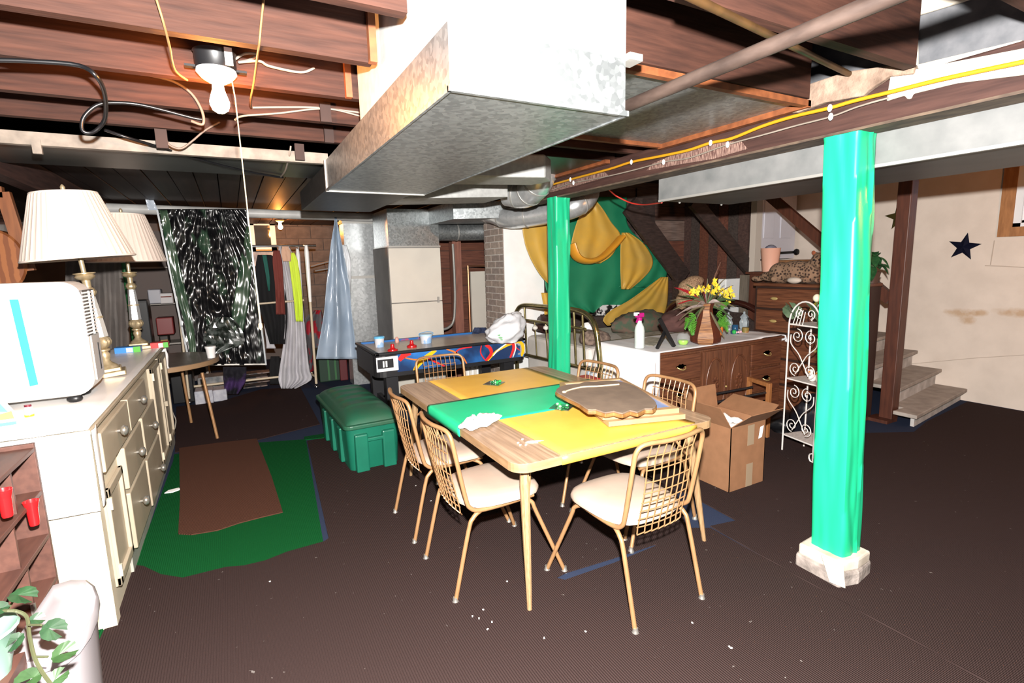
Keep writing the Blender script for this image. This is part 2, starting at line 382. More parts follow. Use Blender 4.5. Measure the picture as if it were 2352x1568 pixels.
carpet('lighter brown rug on the green carpet', [(p.x, p.y) for p in g((410, 1230), (440, 1232), (500, 1222), (550, 1205), (600, 1192), (650, 1180), (625, 1100), (590, 1010), (500, 1020), (412, 1032), (414, 1150))], .009, cbr)
carpet('dark brown carpet before the clothes rack', [(p.x, p.y) for p in g((402, 1040), (590, 1012), (735, 975), (690, 890), (600, 895), (500, 925), (405, 935))], .003, cb2)
# ================================================================ DUCTS, POSTS, STAIRS
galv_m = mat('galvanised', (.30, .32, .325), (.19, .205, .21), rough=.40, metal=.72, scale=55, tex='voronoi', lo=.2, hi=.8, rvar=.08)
galvw_m = mat('galvanised_dull', (.36, .36, .35), (.26, .26, .255), rough=.55, metal=.4, scale=26, lo=.3, hi=.7, rvar=.1)
galvs_m = mat('galvanised_shiny', (.62, .64, .65), (.45, .47, .48), rough=.28, metal=.62, scale=40, tex='voronoi', lo=.2, hi=.8)
seam_m = mat('duct_seam', (.36, .35, .33), rough=.5, metal=.5)
def boxobj(name, a, b, m, par=None, bevel=0.): return MB().box(a, b).build(name, m, par, bevel=bevel)
trunk = thing('trunk_duct', 'wide galvanised main duct hanging below the joists over the dining table', 'duct', (.84, 2.3, 2.0))
T = lambda x, y, z: (x-.84, y-2.3, z-2.0)
boxobj('duct_body', T(.55, 1.322, 2.0), T(1.14, 3.26, 2.168), galv_m, trunk)
boxobj('raised_box', T(.551, 1.32, 2.166), T(1.139, 2.33, 2.56), mat('galvanised_bright', (.6, .6, .58), (.5, .5, .48), rough=.5, metal=.3, scale=20), trunk)
boxobj('far_section', T(.565, 3.27, 2.022), T(1.125, 4.62, 2.168), mat('galvanised_shaded', (.06, .058, .055), (.035, .034, .033), rough=.45, metal=.6, scale=30), trunk)  # shade beyond the seam lip is put into this darker metal colour
boxobj('seam', T(.543, 3.25, 1.993), T(1.147, 3.275, 2.172), seam_m, trunk)
boxobj('corner_strip', T(.543, 1.318, 1.996), T(.552, 3.25, 2.01), galv_m, trunk)
boxobj('corner_strip', T(1.138, 1.318, 1.996), T(1.147, 3.25, 2.01), galv_m, trunk)
boxobj('front_lip', T(.543, 1.312, 1.996), T(1.147, 1.325, 2.012), galv_m, trunk)
boxobj('side_lip', T(1.139, 1.30, 2.16), T(1.19, 1.36, 2.18), seam_m, trunk)
# sheet metal panning between joists beside it
pan = thing('joist_panning', 'galvanised sheet nailed under the joists with orange laths', 'sheet metal', (1.9, 2.0, ZJ))
boxobj('sheet', (-.70, -.44, -.007), (.56, .48, -.001), galv_m, pan)
boxobj('lath', (-.70, -.46, -.03), (.56, -.43, -.003), lath_m, pan); boxobj('lath', (.52, -.46, -.034), (.56, .50, -.004), lath_m, pan); boxobj('lath', (-.6, .47, -.03), (.56, .50, -.003), lath_m, pan)
pan2 = thing('joist_panning', 'small grey sheet panel with orange laths beside the round elbow', 'sheet metal', (2.1, 3.35, ZJ))
boxobj('sheet', (-.55, -.3, -.007), (.33, .35, -.001), soffit_m, pan2); boxobj('lath', (.31, -.35, -.03), (.35, .36, -.004), lath_m, pan2); boxobj('lath', (-.3, .33, -.03), (.35, .36, -.003), lath_m, pan2)
# branch boots
br = thing('duct_boot', 'pale rectangular branch boot leaving the far end of the main duct', 'duct', (1.55, 3.9, 2.02))
MB().add([tuple(Vector(v)-Vector((1.55, 3.9, 2.02))) for v in [(1.14, 3.72, 2.03), (1.95, 3.62, 2.06), (1.95, 4.05, 2.06), (1.14, 4.15, 2.03), (1.14, 3.72, 2.15), (1.95, 3.62, 2.25), (1.95, 4.05, 2.25), (1.14, 4.15, 2.15)]],
         [(3, 2, 1, 0), (4, 5, 6, 7), (0, 1, 5, 4), (1, 2, 6, 5), (2, 3, 7, 6), (3, 0, 4, 7)]).build('boot_body', galvw_m, br)
br2 = thing('duct_boot', 'curved grey boot fitted against the main duct side', 'duct', (1.5, 3.1, 2.05))
MB().prism([(-.35, -.12), (.28, -.30), (.40, -.18), (.36, .0), (-.35, .2)], .02, .16).build('boot_body', galvw_m, br2, bevel=.01)
spiral_m = mat('spiral_duct', (.72, .74, .75), (.60, .62, .63), rough=.3, metal=.72, scale=30, tex='voronoi', lo=.2, hi=.8)
def round_duct(label, pts, r, rings, m=spiral_m, n=22):
    p = catmull(pts, 5); o = thing('round_duct', label, 'duct', p[0]); b = p[0]
    MB().tube([q-b for q in p], r, n).build('pipe', m, o, auto=50)
    for i in rings:
        i = min(len(p)-2, i); d = (p[i+1]-p[i]).normalized()*.007
        MB().tube([p[i]-b-d, p[i]-b+d], r+.004, n).build('crimp_ring', seam_m, o, auto=50)
    return o
round_duct('round shiny duct curving behind the far green post', [PY(1075, 478, 5.5), PY(1130, 488, 5.2), PY(1175, 500, 4.95), PY(1265, 487, 4.6), PY(1322, 472, 4.35), PY(1350, 445, 4.4), PY(1352, 400, 4.5)], .115, [4, 8, 12, 17, 21, 25])
round_duct('segmented elbow duct turning up beside the yellow cable', [PY(1165, 440, 4.15), PY(1205, 444, 4.0), PY(1228, 428, 3.85), PY(1243, 402, 3.75), PY(1247, 378, 3.75)], .125, [3, 7, 11, 15])
round_duct('dull round flue pipe between the furnace and the brick chimney', [PY(1000, 533, 6.0), PY(1060, 533, 6.0), PY(1112, 532, 5.95)], .105, [4], galv_m)
# furnace
fx0 = PY(891, 567, 5.85).x; fx1 = PY(1011, 567, 5.85).x; fz = PY(950, 567, 5.85).z
fur = thing('furnace', 'cream upright furnace cabinet under a galvanised plenum', 'furnace', ((fx0+fx1)/2, 6.15, 0)); fw = (fx1-fx0)/2
cream_m = mat('furnace_cream', (.60, .56, .49), (.55, .51, .45), rough=.45, scale=3)
dgrey_m = mat('furnace_side', (.17, .16, .15), (.13, .12, .115), rough=.6, scale=4)
boxobj('cabinet', (-fw, -.27, .02), (fw, .40, fz), dgrey_m, fur)
zs = PY(950, 694, 5.85).z
boxobj('door_panel', (-fw+.003, -.305, zs+.004), (fw-.003, -.272, fz-.01), cream_m, fur, .006)
boxobj('door_panel', (-fw+.003, -.305, .05), (fw-.003, -.272, zs-.004), cream_m, fur, .006)
boxobj('latch', (fw-.07, -.315, zs-.02), (fw-.045, -.300, zs+.05), seam_m, fur)
boxobj('base_plinth', (-fw, -.27, 0), (fw, .4, .02), dgrey_m, fur)
boxobj('plenum', (-fw+.01, -.30, fz), (fw-.01, .36, 2.19), galv_m, fur)
boxobj('plenum_lip', (-fw, -.31, fz-.005), (fw, .37, fz+.015), seam_m, fur)
pl = thing('plenum_arm', 'galvanised box duct leaving the furnace plenum', 'duct', (2.35, 5.3, 2.0))
MB().add([(-.25, -.2, .02), (.30, -.35, .03), (.35, .3, .02), (-.25, .55, .02), (-.25, -.2, .2), (.30, -.35, .2), (.35, .3, .2), (-.25, .55, .2)],
         [(3, 2, 1, 0), (4, 5, 6, 7), (0, 1, 5, 4), (1, 2, 6, 5), (2, 3, 7, 6), (3, 0, 4, 7)]).build('duct_body', galv_m, pl)
# upright return duct
ud = thing('riser_duct', 'tall shiny upright duct standing beside the blue gown', 'duct', (1.50, 6.98, 0))
zz = [0, .55, 1.42, 2.12, 2.235]
MB().box((-.19, -.12, 0), (.20, .14, zz[2])).build('lower_length', galvs_m, ud); MB().box((-.185, -.115, zz[2]), (.195, .135, zz[4])).build('upper_length', galvs_m, ud)
for z in (1.42, 2.12): boxobj('drive_cleat', (-.2, -.128, z-.018), (.21, .145, z+.018), seam_m, ud)
# grey insulated duct on the right
gd = thing('side_duct', 'grey board duct running beside the beam behind the near green post', 'duct', (2.97, 1.2, 1.94))
gdm = mat('grey_duct', (.17, .17, .168), (.10, .105, .105), rough=.7, scale=9, lo=.25, hi=.75, bump=.08, detail=8)
gdb = mat('grey_duct_bottom', (.10, .10, .10), (.08, .08, .08), rough=.45, scale=5, metal=.3)
boxobj('duct_side', (-.35, -1.9, 0), (-.338, 1.49, .31), gdm, gd)
boxobj('duct_body', (-.338, -1.9, .002), (.36, 1.488, .31), gdb, gd)
boxobj('corner_bead', (-.353, -1.9, -.004), (-.33, 1.49, .01), seam_m, gd)
for px_, py_ in ((1561, 465), (1657, 470)): p = PZ(px_, py_, 1.94)-Vector((2.97, 1.2, 1.94)); MB().sph((p.x, p.y, 0), .008, 8, 6).build('screw_head', seam_m, gd)
# pipes
pipe_m = mat('rusty_pipe', (.048, .030, .023), (.018, .009, .006), rough=.7, scale=22, stretch=(1, .3, 1), metal=.2)
o = MB().tube([(1.30, .2, 2.095), (1.305, 1.5, 2.095), (1.31, 4.3, 2.10)], .021, 12).build('water_pipe', pipe_m, auto=40); tag(o, 'rusty iron water pipe running beside the main duct', 'pipe')
o = MB().tube([PZ(1560, -20, 2.2), PX(1955, 172, 2.47)], .012, 10).build('copper_pipe', mat('copper_pipe', (.12, .06, .02), (.06, .03, .012), rough=.5, metal=.5, scale=9), auto=40); tag(o, 'thin tarnished copper pipe entering the plaster on the beam', 'pipe')
# ---- green wrapped posts
wrap_m = mat('green_wrap', (.012, .40, .19), (.010, .36, .165), rough=.36, scale=7, stretch=(1, 1, .3), bump=.25, spec=.45)
def wrapped_post(label, b, t, s, zb, zt, flare=1.0, base=True):
    o = thing('support_post', label, 'post', (b[0], b[1], 0), 0, 'green wrapped support posts')
    mb = MB(); n = 48; m = 64; prof = []
    for j in range(m+1):
        v = j/m; z = zb+(zt-zb)*v; cx = (t[0]-b[0])*v; cy = (t[1]-b[1])*v
        sc = s/2*(1+.03*flare*(1-v)+.04*max(0, v-.985)/.015)
        for i in range(n):
            a = 2*math.pi*i/n; ca, sa = math.cos(a), math.sin(a); q = 1/max(abs(ca), abs(sa)); q = min(q, 1.34)
            wv = .0035*math.sin(9*a+v*5+3*math.sin(v*7))*(.4+.6*noise.noise(Vector((a, v*4, 1))))+.006*noise.noise(Vector((ca*2, sa*2, v*9)))
            fold = .010*math.exp(-((a-R(285)-.25*math.sin(v*3))/.07)**2)
            r = sc*q+wv+fold; mb.v.append(Vector((cx+ca*r, cy+sa*r, z)))
    for j in range(m):
        for i in range(n):
            mb.f.append([j*n+i, j*n+(i+1) % n, (j+1)*n+(i+1) % n, (j+1)*n+i])
    mb.f.append(list(range(n))[::-1]); mb.f.append([m*n+i for i in range(n)])
    mb.build('plastic_wrap', wrap_m, o, auto=60); return o
conc_m = mat('footing', (.34, .29, .26), (.16, .135, .12), rough=.95, scale=13, bump=.5, bscale=40)
p1 = wrapped_post('thick green plastic wrapped post on a crumbling white footing', (2.50, 1.32), (2.55, 1.415), .155, .112, 2.094)
ft = MB().prism([(-.14, -.10), (-.03, -.13), (.115, -.11), (.135, .09), (.02, .14), (-.13, .12)], 0, .075).build('footing_block', conc_m, p1, bevel=.012)
MB().prism([(-.125, -.09), (-.02, -.118), (.10, -.11), (.112, .08), (.0, .12), (-.125, .11)], .07, .128).build('white_collar', white_m, p1, bevel=.01)
MB().add([(-.16, -.07, .03), (-.13, -.125, .02), (-.115, -.10, .12), (-.155, -.02, .14)], [(0, 1, 2, 3)]).build('loose_sheet', white_m, p1, solid=.006)
p2 = wrapped_post('slim green plastic wrapped post beyond the dining table', (2.50, 3.76), (2.53, 3.78), .146, .0, 2.094)
# ---- cables on the beam
ycab_m = mat('yellow_cable', (.42, .20, .008), rough=.45); wcab_m = mat('white_cable', (.22, .185, .155), rough=.5)
ypts = [(1265, 425), (1310, 412), (1400, 388), (1450, 372), (1520, 358), (1580, 345), (1632, 328), (1680, 318), (1750, 290), (1820, 268), (1905, 248), (1960, 232), (2050, 210), (2150, 185), (2250, 163), (2360, 140)]
yc = MB().tube(catmull([PX(a, b, 2.442) for a, b in ypts], 4), .0085, 8).build('power_cable', ycab_m, auto=60); tag(yc, 'yellow electrical cable stapled along the carrying beam', 'cable')
wpts = [(1268, 436), (1315, 420), (1380, 408), (1450, 392), (1524, 372), (1585, 362), (1671, 332), (1770, 305), (1830, 288), (1908, 268), (1970, 245), (2040, 225)]
wc = MB().tube(catmull([PX(a, b, 2.446) for a, b in wpts], 4), .0042, 6).build('thin_cable', wcab_m, auto=60); tag(wc, 'thin white cable stapled under the yellow cable', 'cable')
clip_m = mat('clip_white', (.9, .9, .88), rough=.3); cme = None
for a, b, par in [(1310, 412, yc), (1450, 372, yc), (1632, 328, yc), (1906, 248, yc), (1317, 420, wc), (1524, 372, wc), (1671, 332, wc), (1908, 268, wc)]:
    p = PX(a, b, 2.434)
    if cme is None:
        o = MB().sph((0, 0, 0), .014, 10, 6, (.5, .8, 1.2)).build('cable_clip', clip_m, par, auto=60); cme = o.data; o.location = p
    else:
        o = bpy.data.objects.new('cable_clip', cme); COL.objects.link(o); o.parent = par; o.location = p
# ---- bulb fixture
def fixture(loc, label, pull, r=1., estr=700):
    o = thing('bulb_holder', label, 'light bulb', loc)
    MB().lathe([(.068, 0), (.068, .055), (.072, .06), (.055, .062)], 20).build('junction_box', mat('black_plastic', (.008, .008, .009), rough=.4), o, auto=40)
    boxobj('box_tab', (-.10, -.012, .0), (.10, .012, .008), MATS['black_plastic'], o); boxobj('paper_tag', (.03, -.076, .0), (.055, -.071, .06), clip_m, o)
    MB().lathe([(.02, -.045), (.03, -.042), (.05, -.03), (.068, -.012), (.066, 0)], 24).build('porcelain_flange', mat('porcelain', (.85, .83, .8), rough=.2), o, auto=60)
    MB().lathe([(.0005, -.150), (.012, -.148), (.026, -.138), (.033, -.120), (.033, -.108), (.027, -.088), (.020, -.066), (.018, -.046), (.0005, -.045)], 20).build('bulb', mat('bulb_glow_%d' % estr, (1, .8, .5), emit=(1., .36, .075), estr=estr), o, auto=80)
    if pull:
        MB().tube([(.045, -.02, -.01), (.052, -.03, -.1), (.056, -.03, -.6), (.06, -.03, -.94)], .0024, 6).build('pull_string', mat('string', (.30, .24, .15), rough=.8), o)
        MB().lathe([(.002, -.965), (.008, -.955), (.007, -.94), (.002, -.935)], 8, (.06, -.03, 0)).build('pull_knob', MATS['string'], o)
    return o
bl = PY(497, 162, 2.285)
fixture(bl, 'lit bare bulb in a black and porcelain holder with a long pull string', True, estr=600)
b2 = PY(640, 478, 8.7)
fixture((b2.x, 8.7, 2.295), 'small lit bare bulb far behind the clothes rack', False, estr=650)
fixture((4.9, .55, 2.255), 'lit bare bulb under the joists right of the posts', False, estr=750)
# ---- loose wires on the joists
blackcab_m = mat('black_cable', (.006, .006, .007), rough=.35); tanw_m = mat('tan_wire', (.17, .09, .035), rough=.6)
def wire(name, label, pts, r, m):
    o = MB().tube(catmull([PY(a, b, Y) for a, b, Y in pts], 6), r, 8).build(name, m, auto=60); return tag(o, label, 'cable')
wire('hanging_wire', 'tan wire looping down left of the bulb holder', [(355, -15, 1.90), (375, 50, 1.915), (390, 110, 2.0), (395, 140, 2.1), (405, 165, 2.25), (430, 184, 2.32)], .0037, tanw_m)
wire('hanging_wire', 'tan wire hanging straight down right of the bulb holder', [(607, -15, 1.88), (600, 50, 1.89), (595, 104, 1.915), (591, 130, 2.03), (583, 190, 2.3), (576, 226, 2.45), (577, 246, 2.7)], .0037, tanw_m)
wire('white_wire', 'white cable bunched beside the bulb holder', [(532, 142, 2.30), (560, 124, 2.32), (590, 125, 2.33), (572, 138, 2.33), (548, 143, 2.32), (595, 140, 2.32), (620, 152, 2.33), (690, 166, 2.34), (722, 156, 2.34)], .005, wcab_m)
wire('white_wire', 'white cable running from the bulb to the dark bracket', [(540, 275, 2.7), (560, 266, 2.74), (640, 260, 2.76), (725, 250, 2.76), (770, 252, 2.76), (840, 270, 2.76)], .0045, wcab_m)
wire('white_wire', 'white cable lying above the other on the dark bracket', [(580, 247, 2.76), (650, 246, 2.77), (725, 247, 2.77), (800, 255, 2.77), (850, 262, 2.77)], .005, wcab_m)
wire('black_wire', 'black coaxial cable looped against the joists', [(-10, 138, 2.34), (60, 140, 2.34), (180, 150, 2.34), (225, 180, 2.34), (242, 225, 2.5), (240, 275, 2.7), (215, 303, 2.74), (190, 300, 2.74), (192, 270, 2.74), (222, 242, 2.74), (262, 236, 2.74), (330, 242, 2.75), (440, 270, 2.76), (464, 274, 2.76)], .0075, blackcab_m)
wire('black_wire', 'thin black cable drooping along the grey soffit', [(240, 298, 3.16), (300, 318, 3.16), (380, 342, 3.3), (480, 372, 3.6), (580, 396, 3.85), (650, 408, 4.0)], .007, blackcab_m)
wire('coax_stub', 'pale coaxial cable with a metal end hanging left of the bulb', [(322, 170, 2.75), (350, 174, 2.75), (400, 188, 2.75), (440, 215, 2.75), (464, 255, 2.75), (466, 285, 2.75), (440, 278, 2.76)], .006, mat('pale_cable', (.16, .115, .09), rough=.5))
wire('tan_cable', 'tan cable loop below the third joist', [(380, 310, 3.18), (388, 332, 3.18), (415, 341, 3.18), (440, 325, 3.18), (470, 300, 3.18), (505, 280, 3.15)], .005, mat('pale_cable', (.45, .33, .25)))
wire('white_wire', 'white wire drooping at the soffit edge', [(668, 335, 3.3), (664, 360, 3.34), (655, 392, 3.6), (645, 406, 3.9)], .005, wcab_m)
o = MB().tube(catmull([PX(1392, 428, 2.605), PY(1410, 446, 3.5), PY(1425, 455, 3.5), PY(1450, 466, 3.4), PY(1480, 470, 3.2), PX(1520, 465, 2.66)], 6), .006, 8).build('red_wire', mat('red_cord', (.5, .03, .02), rough=.5), auto=60); tag(o, 'red orange cord slung under the beam toward the grey duct', 'cable')
# ---- chimney
ch = thing('chimney', 'brick chimney with one painted white face beside the yellow drape', 'chimney', (2.76, 5.25, 0))
mort_m = mat('mortar', (.62, .57, .52), (.5, .46, .42), rough=.95, scale=20)
boxobj('chimney_core', (0, 0, 0), (.52, .50, 2.26), mort_m, ch)
boxobj('white_face', (-.004, -.012, 0), (.525, -.001, 2.26), mat('bright_white', (.85, .85, .84), (.78, .78, .77), rough=.6, scale=5), ch)
brick_ms = [mat('brick_%s' % n, c, c2, rough=.9, scale=30) for n, c, c2 in (('a', (.34, .27, .225), (.26, .205, .175)), ('b', (.39, .31, .26), (.31, .245, .205)), ('c', (.30, .24, .21), (.24, .19, .165)))]
bms = {}
for r_ in range(30):
    for c_ in range(-1, 3):
        y0 = c_*.214+(.107 if r_ % 2 else 0); y1 = y0+.202; y0 = max(.004, y0); y1 = min(.496, y1)
        if y1-y0 < .03: continue
        k = (round(y1-y0, 3), random.randrange(3))
        if k not in bms: bms[k] = MB().box((-.008, 0, 0), (.01, y1-y0, .064)).build('brick', brick_ms[k[1]], ch); o = bms[k]
        else: o = bpy.data.objects.new('brick', bms[k].data); COL.objects.link(o); o.parent = ch
        o.location = (0, y0, .006+r_*.075)
# ---- back partition of brown boards, door behind, stairs
board_ms = [mat('board_%d' % i, c, c2, rough=.75, scale=4, stretch=(1.2, 8, 12)) for i, (c, c2) in enumerate([((.17, .06, .036), (.10, .034, .022)), ((.09, .048, .038), (.05, .026, .022)), ((.22, .155, .13), (.12, .08, .065)), ((.15, .05, .026), (.10, .032, .018)), ((.07, .05, .042), (.04, .028, .024))])]
pw = struct('wall_partition', MB().box((3.27, 5.46, 0), (XW, 5.52, ZS)), board_ms[4])
for i, (z0, z1, k) in enumerate([(.7, .88, 1), (.89, 1.06, 4), (1.07, 1.24, 1), (1.25, 1.40, 4), (1.41, 1.57, 3), (1.58, 1.80, 0), (1.81, 2.08, 2), (2.09, 2.27, 1), (2.28, 2.5, 4)]):
    MB().box((4.9, 5.43, z0), (6.1+.12*(i % 3), 5.46, z1)).build('board', board_ms[k], pw); MB().box((6.12+.12*(i % 3), 5.435, z0+.01), (XW, 5.46, z1+.01)).build('board', board_ms[(k+1) % 5], pw)
dk_m = mat('dark_timber', (.045, .027, .023), (.022, .013, .011), rough=.7, scale=5, stretch=(2, 8, 8))
sf = thing('upper_stair', 'dark timber stringers of the upper stair flight beside the drape', 'stairs', (5.0, 4.6, 1.3)); q0 = Vector((5.0, 4.6, 1.3))
def sbar(a, b, Y, w_, h_, m=dk_m, name='stringer'):
    p = PY(a[0], a[1], Y)-q0; q = PY(b[0], b[1], Y)-q0; return MB().bar(p, q, w_, h_).build(name, m, sf)
sbar((1446, 470), (1570, 640), 5.0, .05, .26); sbar((1592, 460), (1733, 632), 4.3, .05, .17); sbar((1700, 470), (1722, 590), 4.9, .05, .2)
sbar((1490, 455), (1492, 560), 5.05, .05, .16, name='upright')
sbar((1556, 615), (1556, 760), 5.0, .10, .09, name='upright')
# end wall with the white door above the landing
DY = 4.26
we = struct('wall_landing', MB().box((5.82, DY, .0), (XW, DY+.1, 1.5)), swm)
d1 = struct('door_1', MB().box((5.86, DY+.02, 1.52), (6.60, DY+.06, ZS)), mat('door_white', (.60, .60, .66), (.56, .56, .62), rough=.4, scale=3))
for x0, x1 in ((5.95, 6.15), (6.28, 6.50)):
    MB().box((x0, DY+.008, 1.78), (x1, DY+.022, 2.35)).build('door_panel', MATS['door_white'], d1, bevel=.006)
MB().lathe([(.01, 0), (.012, .03), (.035, .04), (.042, .06), (.035, .08), (.005, .085)], 14, (0, 0, 0), axis=Matrix.Rotation(R(90), 3, 'X')).build('door_knob', mat('dark_metal', (.02, .02, .022), rough=.3, metal=.8), d1, loc=(6.56, DY+.02, 1.60), auto=50)
MB().bar((6.2, DY-.02, 1.59), (6.56, DY-.02, 1.60), .03, .03).build('door_bar', MATS['dark_metal'], d1)
struct('trim_1', MB().box((5.70, DY-.06, 1.34), (5.81, DY+.02, ZS)), mat('pilaster_white', (.55, .47, .40), rough=.7))
ws = struct('wall_stairside', MB().box((5.82, DY+.11, 0), (5.88, 5.45, ZS)), board_ms[4])
for i in range(7): MB().box((5.795, DY+.12+i*.155, 1.0), (5.825, DY+.12+i*.155+.148, ZS)).build('board', board_ms[(1, 4, 0, 1, 3, 4, 1)[i]], ws)
st = thing('staircase', 'worn grey painted basement steps climbing along the white wall', 'stairs', (5.9, 2.2, 0))
tread_m = mat('tread_paint', (.38, .33, .29), (.28, .24, .21), rough=.8, scale=9, bump=.2); riser_m = mat('riser_paint', (.55, .52, .50), (.36, .33, .31), rough=.8, scale=7)
for k in range(7):
    z = .13+k*.171; yl = -.05+k*.235+(0 if k else 0); yr = .13+k*.235
    MB().prism(([(-.70, yl), (.755, yr), (.755, yr+.30), (-.52, yl+.34), (-.52, yl+.19), (-.70, yl+.19)] if k == 0 else [(-.50, yl), (.755, yr), (.755, yr+.30), (-.50, yl+.34)]), z-.035, z).build('tread', tread_m, st, bevel=.006)
    MB().prism([(-.62 if k == 0 else -.48, yl+.05), (.755, yr+.05), (.755, yr+.08), (-.62 if k == 0 else -.48, yl+.08)], max(0, z-.171), z-.036).build('riser', riser_m, st)
rail_m = mat('stair_brown', (.085, .026, .014), (.055, .017, .01), rough=.5, scale=5, stretch=(8, 8, 1))
sp = boxobj('stair_post', (5.255, 2.37, 0), (5.37, 2.48, 2.262), rail_m, bevel=.006); tag(sp, 'dark reddish brown stair post from floor to ceiling', 'post')
boxobj('post_shim', (5.16, 2.36, 0), (5.34, 2.54, .03), rail_m, sp)
boxobj('wood_block', (5.37, 2.39, .98), (5.40, 2.46, 1.09), rail_m, sp)
hr = MB().bar((5.31, 2.485, 1.13), (5.33, 4.0, 2.40), .05, .10).build('handrail', rail_m); tag(hr, 'brown sloping stair rail crossing behind the near green post', 'handrail')
lb2 = MB().box((6.0, 3.85, 1.47), (6.65, 4.24, 1.50)).build('landing_board', mat('landing_wood', (.25, .12, .05), (.17, .08, .035), rough=.6, scale=6)); tag(lb2, 'light brown landing board under the white door', 'board')
# stars on the wall
def star(px_, py_, r, label, c, rot):
    p = PX(px_, py_, XW-.012); o = thing('barn_star', label, 'star', (XW, p.y, p.z), 0, None)
    mb = MB(); pts = [(0, 0)]
    for k in range(10):
        rr = r if k % 2 == 0 else r*.40; a = R(90+36*k+rot); pts.append((math.cos(a)*rr, math.sin(a)*rr))
    vs = [(-.035, 0, 0)]+[(-.004, -a, b) for a, b in pts[1:]]+[(0, -a, b) for a, b in pts[1:]]
    fs = [(0, 1+k, 1+(k+1) % 10) for k in range(10)]+[(1+k, 11+k, 11+(k+1) % 10, 1+(k+1) % 10) for k in range(10)]+[[11+k for k in range(10)]]
    mb.add(vs, fs).build('star_body', mat('star_'+c, {'navy': (.004, .005, .016), 'olive': (.05, .04, .01)}[c], rough=.7, spec=.1), o); return o
star(2213, 567, .145, 'navy blue metal barn star on the white wall', 'navy', -8); star(2064, 497, .15, 'olive metal barn star half behind the stair post', 'olive', 10)
# boarded partition behind furnace
fw_ = struct('wall_furnace', MB().box((2.02, 6.98, 0), (3.6, 7.05, 2.25)), board_ms[4])
for i in range(9): MB().box((2.0, 6.95, .25*i), (3.6, 6.985, .25*i+.243)).build('board', board_ms[(0, 3)[i % 2]], fw_)
pb = PY(1051, 700, 6.3); bp = boxobj('timber_post', (pb.x-.06, 6.25, 0), (pb.x+.06, 6.36, 2.1), mat('timber_reddish', (.26, .105, .072), (.18, .072, .05), rough=.7, scale=5, stretch=(8, 8, 1))); tag(bp, 'reddish brown timber post between furnace and chimney', 'post')
cdt = MB().tube(catmull([PY(1040, 560, 6.2), PY(1044, 640, 6.2), PY(1045, 690, 6.2), PY(1042, 735, 6.2), PY(1030, 752, 6.2), PY(1010, 758, 6.2)], 5), .018, 8).build('conduit', mat('conduit_grey', (.28, .27, .25), rough=.5, metal=.4), auto=60); tag(cdt, 'grey flexible conduit curving down the timber post', 'conduit')
cp = thing('boiler_panel', 'cream panel framed by bent copper pipe beside the chimney', 'panel', (2.8, 6.35, 0))
a = PY(1078, 610, 6.3)-Vector((2.8, 6.35, 0)); b = PY(1112, 612, 6.3)-Vector((2.8, 6.35, 0))
MB().tube([(a.x, 0, 0), (a.x, 0, a.z), (b.x+.2, 0, b.z)], .016, 8).build('pipe', mat('copper', (.30, .14, .07), rough=.4, metal=.7), cp)
boxobj('cream_panel', (a.x+.05, .03, .2), (b.x+.2, .06, a.z-.08), cream_m, cp)
# ================================================================ DINING SET
lam_m = mat('walnut_laminate', (.42, .29, .195), (.20, .125, .08), rough=.35, scale=2.2, stretch=(30, 1.2, 1), lo=.3, hi=.72, detail=6)
lamedge_m = mat('table_edge', (.34, .21, .11), (.25, .15, .075), rough=.45, scale=8, stretch=(1, 1, 6))
goldleg_m = mat('gold_tube', (.34, .185, .085), (.29, .155, .07), rough=.42, metal=.25, scale=12)
goldleg2_m = mat('gold_leg', (.42, .27, .14), (.30, .18, .09), rough=.4, metal=.25, scale=5, stretch=(40, 40, 1))
TZ = .70; tx0, tx1, ty0, ty1 = .985, 2.215, 1.815, 3.575
tb = thing('dining_table', 'walnut laminate dining table covered with yellow and green runners', 'table', ((tx0+tx1)/2, (ty0+ty1)/2, 0)); TC = Vector(tb.location)
hw, hl = (tx1-tx0)/2, (ty1-ty0)/2
MB().prism(rrect(-hw, -hl, hw, hl, .075, 6), TZ-.002, TZ).build('tabletop', lam_m, tb)
MB().prism(rrect(-hw, -hl, hw, hl, .075, 6), TZ-.042, TZ-.002).build('edge_band', lamedge_m, tb)
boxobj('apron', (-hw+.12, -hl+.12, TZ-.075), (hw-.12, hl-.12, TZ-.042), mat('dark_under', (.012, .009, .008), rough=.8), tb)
for sx, sy in ((-1, -1), (1, -1), (-1, 1), (1, 1)):
    a = Vector((sx*(hw-.10), sy*(hl-.11), TZ-.04)); b = Vector((sx*(hw-.055), sy*(hl-.01), .0))
    n = 7; pts = [a.lerp(b, i/n) for i in range(n+1)]; rs = [.019, .023, .022, .020, .018, .0155, .013, .0105]
    MB().tube(pts, .02, 9, rs=rs).build('leg', goldleg2_m, tb)
    MB().tube(catmull([a+Vector((-sx*.02, -sy*.01, -.0)), a+Vector((-sx*.075, -sy*.075, -.005)), a.lerp(b, .22)+Vector((-sx*.035, -sy*.03, 0)), a.lerp(b, .28)], 5), .007, 6).build('leg_brace', goldleg_m, tb)
